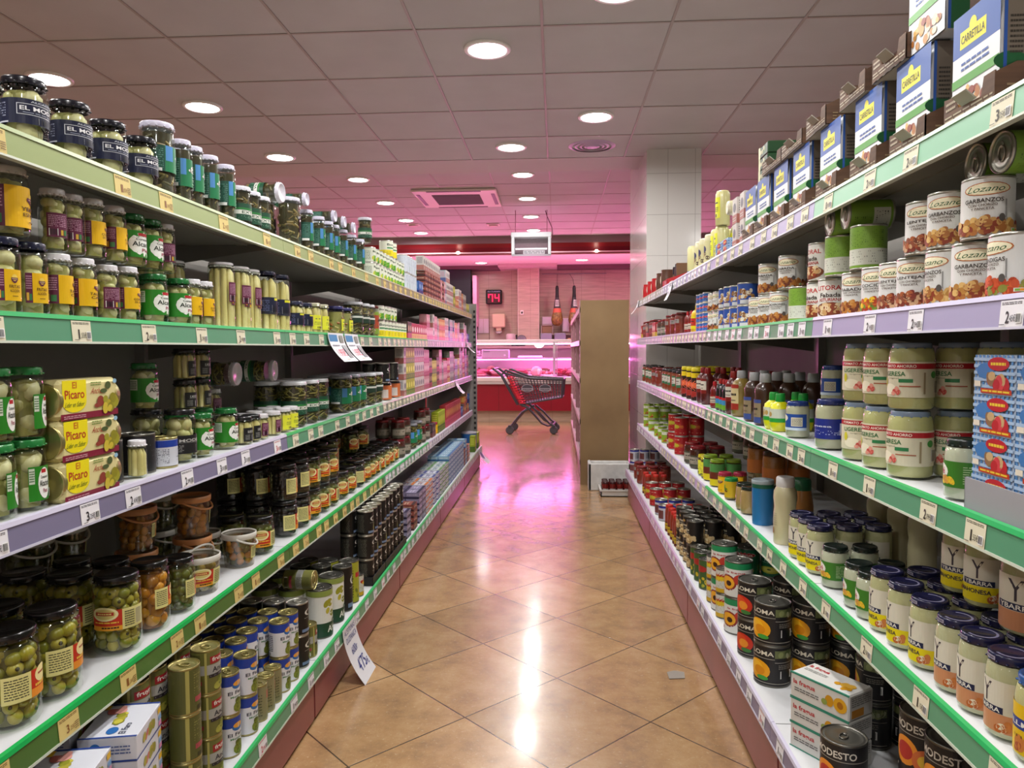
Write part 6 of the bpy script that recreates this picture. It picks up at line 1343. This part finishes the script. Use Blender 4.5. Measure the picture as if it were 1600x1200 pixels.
put('L3', 'smj', [2.107, 2.206], rows=2)
put('L3', 'smy', [2.291, 2.358], rows=2)
put('L3', 'bean', [2.445, 2.574, 2.686], rows=2)
put('L3', 'beand', [3.0, 3.133, 3.235], rows=2)
put('L3', 'beank', [3.42, 3.555], rows=2)
put('L3', 'orj', [3.742, 3.95], rows=2)
put('L3', 'pkw', [4.076, 4.391, 4.454, 4.517, 4.58, 4.643], layers=3)
put('L3', 'pky', [4.139, 4.202, 4.265, 4.328], layers=3)
put('L3', 'pkp', [4.709, 4.772, 4.835, 5.319, 5.382], layers=3)
put('L3', 'pkf', [4.896, 4.954, 5.201, 5.259, 6.07, 6.947, 7.005], layers=2)
put('L3', 'pky', [5.014, 5.077, 5.14, 6.304, 6.367], layers=2)
put('L3', 'pkg', [5.45], layers=2)
put('L3', 'pkp', [5.518, 5.581, 5.644], layers=2)
put('L3', 'pkr', [5.712, 5.785], layers=2)
put('L3', 'pkg', [5.858, 5.931, 6.004, 6.561, 7.07, 7.143], layers=3)
put('L3', 'pki', [6.128, 6.186, 6.244], layers=2)
put('L3', 'pkw', [6.43, 6.493], layers=3)
put('L3', 'pkr', [6.634, 6.707], layers=3)
put('L3', 'pkf', [6.773], layers=2)
put('L3', 'pki', [6.831, 6.889], layers=3)
put('L4', 'olvb', [1.125, 1.229], rows=3)
put('L4', 'olv', [1.423], rows=3)
put('L4', 'olo', [1.534], rows=3)
put('L4', 'olm', [1.646])
put('L4', 'bkg', [1.78])
put('L4', 'bkm', [2.005], rows=2)
put('L4', 'ols', [2.132], rows=2)
put('L4', 'olk', [2.335, 2.46], rows=3, layers=2)
put('L4', 'ols', [2.573, 2.687, 2.796], rows=3, layers=2)
put('L4', 'ols', [2.931, 3.05], rows=3)
put('L4', 'olk', [3.187], rows=3)
put('L4', 'ols', [3.297, 3.389, 3.485, 3.587, 3.681], rows=3)
put('L4', 'ols', [3.795, 3.9], rows=2)
put('L4', 'salj', [4.06, 4.216], rows=2, layers=2)
put('L4', 'beand', [4.425, 4.588], rows=2)
put('L4', 'salj', [4.719, 4.881], layers=2)
put('L4', 'pkk', [4.999, 5.071])
put('L4', 'rey', [5.135, 5.191])
put('L4', 'pkl', [5.245, 5.297, 5.349, 5.404, 5.463, 5.522])
put('L4', 'pkt', [5.617, 5.685, 5.752, 5.82, 5.887, 5.955, 6.022, 6.09, 6.157, 6.225, 6.292, 6.36, 6.427])
put('L4', 'pkb', [6.498, 6.571])
put('L4', 'pkf', [6.636, 6.694])
put('L4', 'pko', [6.752, 6.81], layers=2)
put('L4', 'pkf', [6.868, 6.926], layers=2)
put('L4', 'pko', [6.984, 7.042])
put('L4', 'pkb', [7.108], layers=2)
put('L5', 'farobox', [1.137, 1.299], inset=0.022, turn=0.2, layers=6)
put('L5', 'fruyb', [1.481], layers=3)
put('L5', 'fruy', [1.576], rows=3, turn=-0.5, layers=3)
put('L5', 'faro', [1.672, 1.774], rows=4, turn=-0.9, layers=2)
put('L5', 'smc', [1.837, 1.887, 1.937])
put('L5', 'faro', [2.002, 2.072], rows=4, turn=-0.9, layers=2)
put('L5', 'oro', [2.162], rows=4, layers=2)
put('L5', 'fruy', [2.238], rows=2)
put('L5', 'big', [2.402, 2.536], rows=3)
put('L5', 'bigo', [2.645], rows=3)
put('L5', 'bigg', [2.734], rows=3)
put('L5', 'yec', [2.803], rows=3)
put('L5', 'fxd', [3.696], rows=2, layers=4)
put('L5', 'fxr', [3.874], rows=2, layers=4)
put('L5', 'fxd', [4.032, 4.144], rows=2, layers=5)
put('L5', 'fxo', [4.263, 4.389], rows=2, layers=5)
put('L5', 'fxw', [4.523, 4.664], rows=2, layers=5)
put('L5', 'fxg', [4.798, 4.924, 5.05], rows=2, layers=5)
put('L5', 'fxb', [5.166, 5.274, 5.381, 5.488, 5.595, 5.697, 5.799, 5.901, 6.105], rows=2, layers=6)
put('L5', 'fxr', [6.003, 6.207], layers=4)
put('L5', 'fxo', [6.309], layers=4)
put('L5', 'bbk', [6.956])
put('L5', 'pkl', [6.799, 6.851, 7.061, 7.113, 7.165])
put('R1', 'pkw', [2.571, 2.675], rows=2, layers=2)
put('R1', 'gin', [2.825, 2.927], rows=2)
put('R1', 'cry', [3.008, 3.086], rows=2)
put('R1', 'crb', [3.216, 3.337, 3.438], rows=2)
put('R1', 'crl', [3.621], rows=2)
put('R1', 'snk', [4.304], inset=0.005)
put('R1', 'ibg', [4.507, 4.72])
put('R1', 'rbg', [4.954, 5.179, 5.426], rows=2)
put('R2', 'lozi', [1.119], rows=2)
put('R2', 'lozg', [1.22], rows=2, turn=1.0)
put('R2', 'lozg', [1.304], rows=2, turn=0.1)
put('R2', 'lozl', [1.411, 1.487], rows=2, turn=0.85)
put('R2', 'lozc', [1.57], rows=2, turn=0.85)
put('R2', 'lozf', [1.676], rows=2, turn=0.85)
put('R2', 'lit', [1.825], rows=2, turn=1.0)
put('R2', 'lit', [1.906], rows=2, turn=0.3)
put('R2', 'litb', [2.052], rows=2, turn=0.8)
put('R2', 'lozm', [2.231, 2.355, 2.47], rows=2, turn=0.85)
put('R2', 'frc', [2.623, 2.739], rows=2, turn=0.5, layers=2)
put('R2', 'frs', [2.835, 2.919], rows=2, layers=2)
put('R2', 'bean2', [3.027, 3.122], rows=2, layers=2)
put('R2', 'tun', [3.236, 3.31, 3.383], rows=2, turn=0.5, layers=4)
put('R2', 'mus', [3.514], rows=2)
put('R2', 'pep', [3.588, 3.69], rows=2)
put('R2', 'tomr', [3.986, 4.153, 4.334], rows=2)
put('R2', 'salj', [4.509, 4.667], rows=2)
put('R2', 'pkr', [4.79, 4.863, 5.52])
put('R2', 'tomr', [4.939, 5.017, 5.095, 5.288, 5.366, 5.444])
put('R2', 'pkf', [5.163, 5.221])
put('R3', 'calj', [1.23], turn=0.3)
put('R3', 'lig', [1.439], rows=2, turn=0.35, layers=2)
put('R3', 'lig', [1.554], turn=0.5, layers=2)
put('R3', 'lig2', [1.663], rows=2, turn=-0.6, layers=2)
put('R3', 'hel', [1.834])
put('R3', 'kra', [2.065])
put('R3', 'lim', [2.22, 2.284], rows=2)
put('R3', 'syr', [2.393, 2.522], rows=3)
put('R3', 'vin', [2.701], rows=3)
put('R3', 'ket', [2.793], rows=3)
put('R3', 'soy', [2.849, 2.899, 2.965], rows=3)
put('R3', 'pep', [3.064], rows=2)
put('R3', 'ket', [3.265, 3.363], rows=3)
put('R3', 'bbq', [3.493, 3.622, 3.762], rows=3)
put('R3', 'toms', [3.933, 4.078, 4.233, 4.352, 4.452], rows=3)
put('R3', 'tomr', [4.739, 4.948], rows=3)
put('R3', 'toms', [5.095, 5.269, 5.454], rows=2)
put('R4', 'helm2', [1.03])
put('R4', 'ybs', [1.1, 1.175, 1.245], rows=2, turn=0.0)
put('R4', 'yb', [1.336, 1.425, 1.505], rows=2, turn=0.0)
put('R4', 'calj', [1.573, 1.64], rows=2, turn=0.5)
put('R4', 'calj', [1.778], rows=2, turn=0.7)
put('R4', 'yb', [1.885, 1.954, 2.024], rows=3, turn=0.5)
put('R4', 'squ', [2.172], turn=0.5)
put('R4', 'blu', [2.409])
put('R4', 'moz', [2.557, 2.622], rows=2)
put('R4', 'pst', [2.796])
put('R4', 'rey', [2.905], rows=2)
put('R4', 'grl', [3.061, 3.195], rows=2)
put('R4', 'gry', [3.252, 3.315])
put('R4', 'salj', [3.526, 3.673], rows=2)
put('R4', 'redc', [3.97, 4.187], rows=2, layers=2)
put('R4', 'pep', [4.246], rows=2)
put('R4', 'grs', [4.455, 4.615, 4.786], rows=3)
put('R4', 'grc', [5.091, 5.37], rows=3, layers=2)
put('R5', 'modc', [1.522], turn=0.9)
put('R5', 'modc', [1.15, 1.292], turn=0.9)
put('R5', 'frx', [1.667], turn=0.6, inset=0.042, layers=3)
put('R5', 'loma', [2.038], rows=3, turn=1.15, layers=2)
put('R5', 'lomr', [2.222], rows=3, turn=1.15, layers=2)
put('R5', 'pea', [2.399, 2.603], turn=0.9, layers=2)
put('R5', 'yec', [2.526, 2.68], layers=2)
put('R5', 'grt', [2.828, 2.927, 3.005], rows=3)
put('R5', 'chi', [3.094, 3.182, 3.274, 3.362], rows=4, layers=2)
put('R5', 'brk', [3.422, 3.474, 3.549, 3.627, 3.709], rows=4)
put('R5', 'tall', [3.946, 4.089], rows=3)
put('R5', 'redc', [4.321, 4.522], rows=3)
put('R5', 'brk', [4.586, 4.683], rows=3)
put('R5', 'tomr', [5.017, 5.21], rows=3)
put('R5', 'tall', [5.487], rows=3, layers=2)
put('L2', 'vegc', [3.59, 3.663, 3.735, 3.808, 3.881], rows=2, z=0.087)
put('L3', 'oro', [3.696, 3.901], rows=2, z=0.091)
put('R2', 'lozg', [1.196], turn=1.0, z=0.096)
put('R2', 'lozg', [1.302], turn=0.8, z=0.096)
put('R2', 'lozl', [1.381], turn=0.9, z=0.096)
put('R2', 'litb', [1.634, 1.783], turn=0.8, z=0.096)
put('R2', 'lit', [1.898], turn=0.1, z=0.096)
put('R2', 'lozf', [2.148, 2.355], rows=2, turn=0.85, z=0.096)
put('L2', 'maroj', [1.236, 1.284], z=0.114)
put('L2', 'yelj', [1.344, 1.413], z=0.114)
put('L2', 'alca', [1.48, 1.545], z=0.114)
put('L2', 'maroj', [1.6], z=0.114)
put('L2', 'yembig', [1.141], z=0.124)
put('R4', 'ybb', [1.171, 1.085], turn=0.55, dx=0.06, z=0.126)
put('R1', 'cry', [2.994], z=0.137)
put('L1', 'vegy', [3.815, 3.904], z=0.14)
put('L1', 'extra', [3.375], z=0.152)
put('R1', 'trw', [1.451, 1.621, 1.839], inset=0.004, z=0.169)
put('R1', 'trs', [2.023, 2.205], inset=0.004, z=0.169)
put('R1', 'grp', [2.347], rows=2, inset=0.02, layers=3, z=0.169)
put('L1', 'pkw', [4.726, 4.794, 4.862, 4.93, 4.998, 5.066, 5.134, 5.202, 5.27, 5.338], z=0.17)
put('R1', 'carr', [1.33], inset=0.014, z=0.172)
put('R1', 'foil', [1.439, 1.623], turn=0, inset=0.075, z=0.1835)
put('L1', 'extra', [2.261], lay=0.001, z=0.118)
put('R1', 'crb', [2.789], lay=0.001, z=0.14)
put('L1', 'dolt', [2.496, 2.818, 2.944, 3.082], lay=0.001, z=0.152)
put('L3', 'sil', [2.045, 2.315], lay=0.001, dx=0.06, z=0.16)
put('L5', 'fruy', [2.377], lay=0.001, dx=0.05, z=0.165)
put('R2', 'litl', [1.663, 1.76], lay=0.001, z=0.191)
put('R2', 'litl', [1.155, 1.22], lay=0.001, dx=0.03, z=0.191)
put('L2', 'aspt', [1.747, 1.847], start=1, dx=0.03)
put('L4', 'bko', [1.899], start=1, dx=-0.03, layers=2)
put('L4', 'bkd', [1.527, 1.643], start=1, dx=0.14, layers=2)
put('L4', 'bko', [1.754], start=1, dx=0.04, layers=2)
put('L5', 'farobox', [1.137, 1.299], start=1, dx=0.03, turn=0.2, layers=6)
put('L5', 'fruy', [1.406, 1.473], rows=2, start=1, turn=-0.6, layers=3)
put('L5', 'faro', [1.858, 1.928], rows=3, start=1, layers=2)
put('R3', 'lig2', [1.302], rows=2, start=1, turn=-0.8, layers=2)
put('R3', 'hel', [1.785], rows=2, start=1)
put('R3', 'kra', [1.993], rows=2, start=1, layers=2)
put('R4', 'squb', [2.284], start=1)
put('R5', 'modc', [1.18, 1.29, 1.386], rows=2, start=1, turn=0.9, layers=2)
put('R5', 'loms', [1.726], rows=2, start=1, dx=0.07, layers=2)
put('R5', 'frag', [2.656, 2.797], rows=2, start=1, dx=0.12)
put('R2', 'lozc', [1.475], start=1, turn=0.85, z=0.096)
put('R4', 'orb', [2.591, 2.793], rows=2, start=1, z=0.1)
put('R4', 'salj', [3.263, 3.073], rows=2, start=1, dx=0.05, z=0.106)
put('R5', 'frag', [2.656], rows=2, start=1, turn=1.0, z=0.106)
put('L3', 'smb', [1.797, 1.876], start=1, layers=2, z=0.11)
put('L4', 'ols', [2.948, 3.089, 3.412, 3.6], rows=2, start=1, z=0.114)
put('R3', 'kra', [1.805, 1.739], start=1, z=0.124)
put('L3', 'alca', [1.624], start=1, z=0.126)
put('R4', 'yb', [1.296, 1.37], start=1, turn=0.6, z=0.126)
put('L2', 'sil', [2.512, 2.647], start=2)
put('L3', 'smj', [2.067], start=2, dx=0.01, layers=2)
put('L4', 'bkd', [2.01], start=2, layers=2)
put('R4', 'squ', [2.048, 1.923, 1.812], start=2, dx=0.07)
put('R4', 'brn', [2.88, 2.968], rows=2, start=2)
put('L3', 'modart2', [1.41, 1.542], start=2, dx=0.04, z=0.001)
put('L3', 'lemw', [2.102, 2.224], start=2, dx=0.08, z=0.08)
finish()
# ---------------------------------------------------------------- paper signs hooked on the price rails
def sign(shelf, y, w, h, out, items, name, lab, col='#dfe0e6', z=.004, skew=0):
    s = 1 if shelf[0] == 'L' else -1
    x0, z0 = XF[shelf] + s*.0145, ZL[shelf] + z
    g = G(); n = 10
    def P(u, v, lift):        # u metres to the reader's right, v metres up from the lower edge
        t = 1 - v/h; yy = (u - w/2)*(1 if s > 0 else -1)
        return (s*(.0 + out*t*t + lift), yy + skew*t, -h*t + .0)
    vs = []
    for i in range(n+1): vs += [P(0, h*i/n, 0), P(w, h*i/n, 0)]
    g.add(vs, [(2*i, 2*i+1, 2*i+3, 2*i+2) for i in range(n)], mat(col, .5))
    vs = []
    for i in range(n+1): vs += [P(0, h*i/n, -.0005), P(w, h*i/n, -.0005)]
    g.add(vs, [(2*i, 2*i+2, 2*i+3, 2*i+1) for i in range(n)], mat(col, .5))
    draw(g, items, P, w, h, gap=.0005)
    return tag(g.obj(name, None, (x0, y, z0)), lab, 'sign')
INK = '#2a3a8a'
sign('L5', 2.50, .15, .21, .075, [('T', 'ACEITUNAS', .5, .90, .82, .10, INK, False, .1), ('T', 'OUZPANICA', .52, .76, .78, .10, INK, False, .1), ('T', '600r', .50, .56, .42, .12, INK, False, .2), ('T', '4\'75', .52, .30, .5, .20, INK, False, .15), ('T', '€', .84, .24, .12, .10, INK, False)], 'paper_sign', 'white handwritten paper sign with blue ink hanging from the bottom left shelf', skew=.03)
for y, l in ((2.70, 'left of two promotion cards with red prices on the second left shelf'), (2.91, 'right of two promotion cards with red prices on the second left shelf')):
    sign('L2', y, .19, .105, .06, [('R', .04, .55, .70, .94, '#3c86b8'), ('L', .1, .5, .74, .9, 2, '#dfe8f0'), ('R', .66, .92, .12, .58, '#6a6a70'), ('R', .66, .9, .66, .92, '#8a9088'), ('L', .08, .55, .52, .62, 1, '#8a8a96'), ('T', '1,95€' if y < 3 else '0,95€', .36, .30, .5, .30, '#c82a50'), ('L', .3, .6, .06, .12, 1, '#b89a80')], 'promotion_card', l, '#e6e8ee')
for sh, y, w, h, o, l, sk in (('R1', 3.95, .10, .10, .03, 'white price card hanging from the top right shelf by the red snack boxes', 0), ('R1', 5.50, .07, .10, .05, 'white card hanging at the far end of the top right shelf', 0),
       ('L2', 6.75, .12, .10, .07, 'white card sticking out at the far end of the second left shelf', .03), ('L3', 6.0, .14, .11, .06, 'white card sticking out near the far end of the middle left shelf', .03), ('L5', 6.95, .20, .13, .09, 'white card with dark oval picture at the far end of the bottom left shelf', .03)):
    sign(sh, y, w, h, o, [('L', .1, .9, .72, .92, 2, '#6a6a7a')] + ([('E', .5, .55, .3, .26, '#4a3a7a')] if sh == 'L5' else [('T', '1,99', .45, .35, .5, .25, '#4a3a5a')]), 'price_card', l, '#dcd9e0', skew=sk)
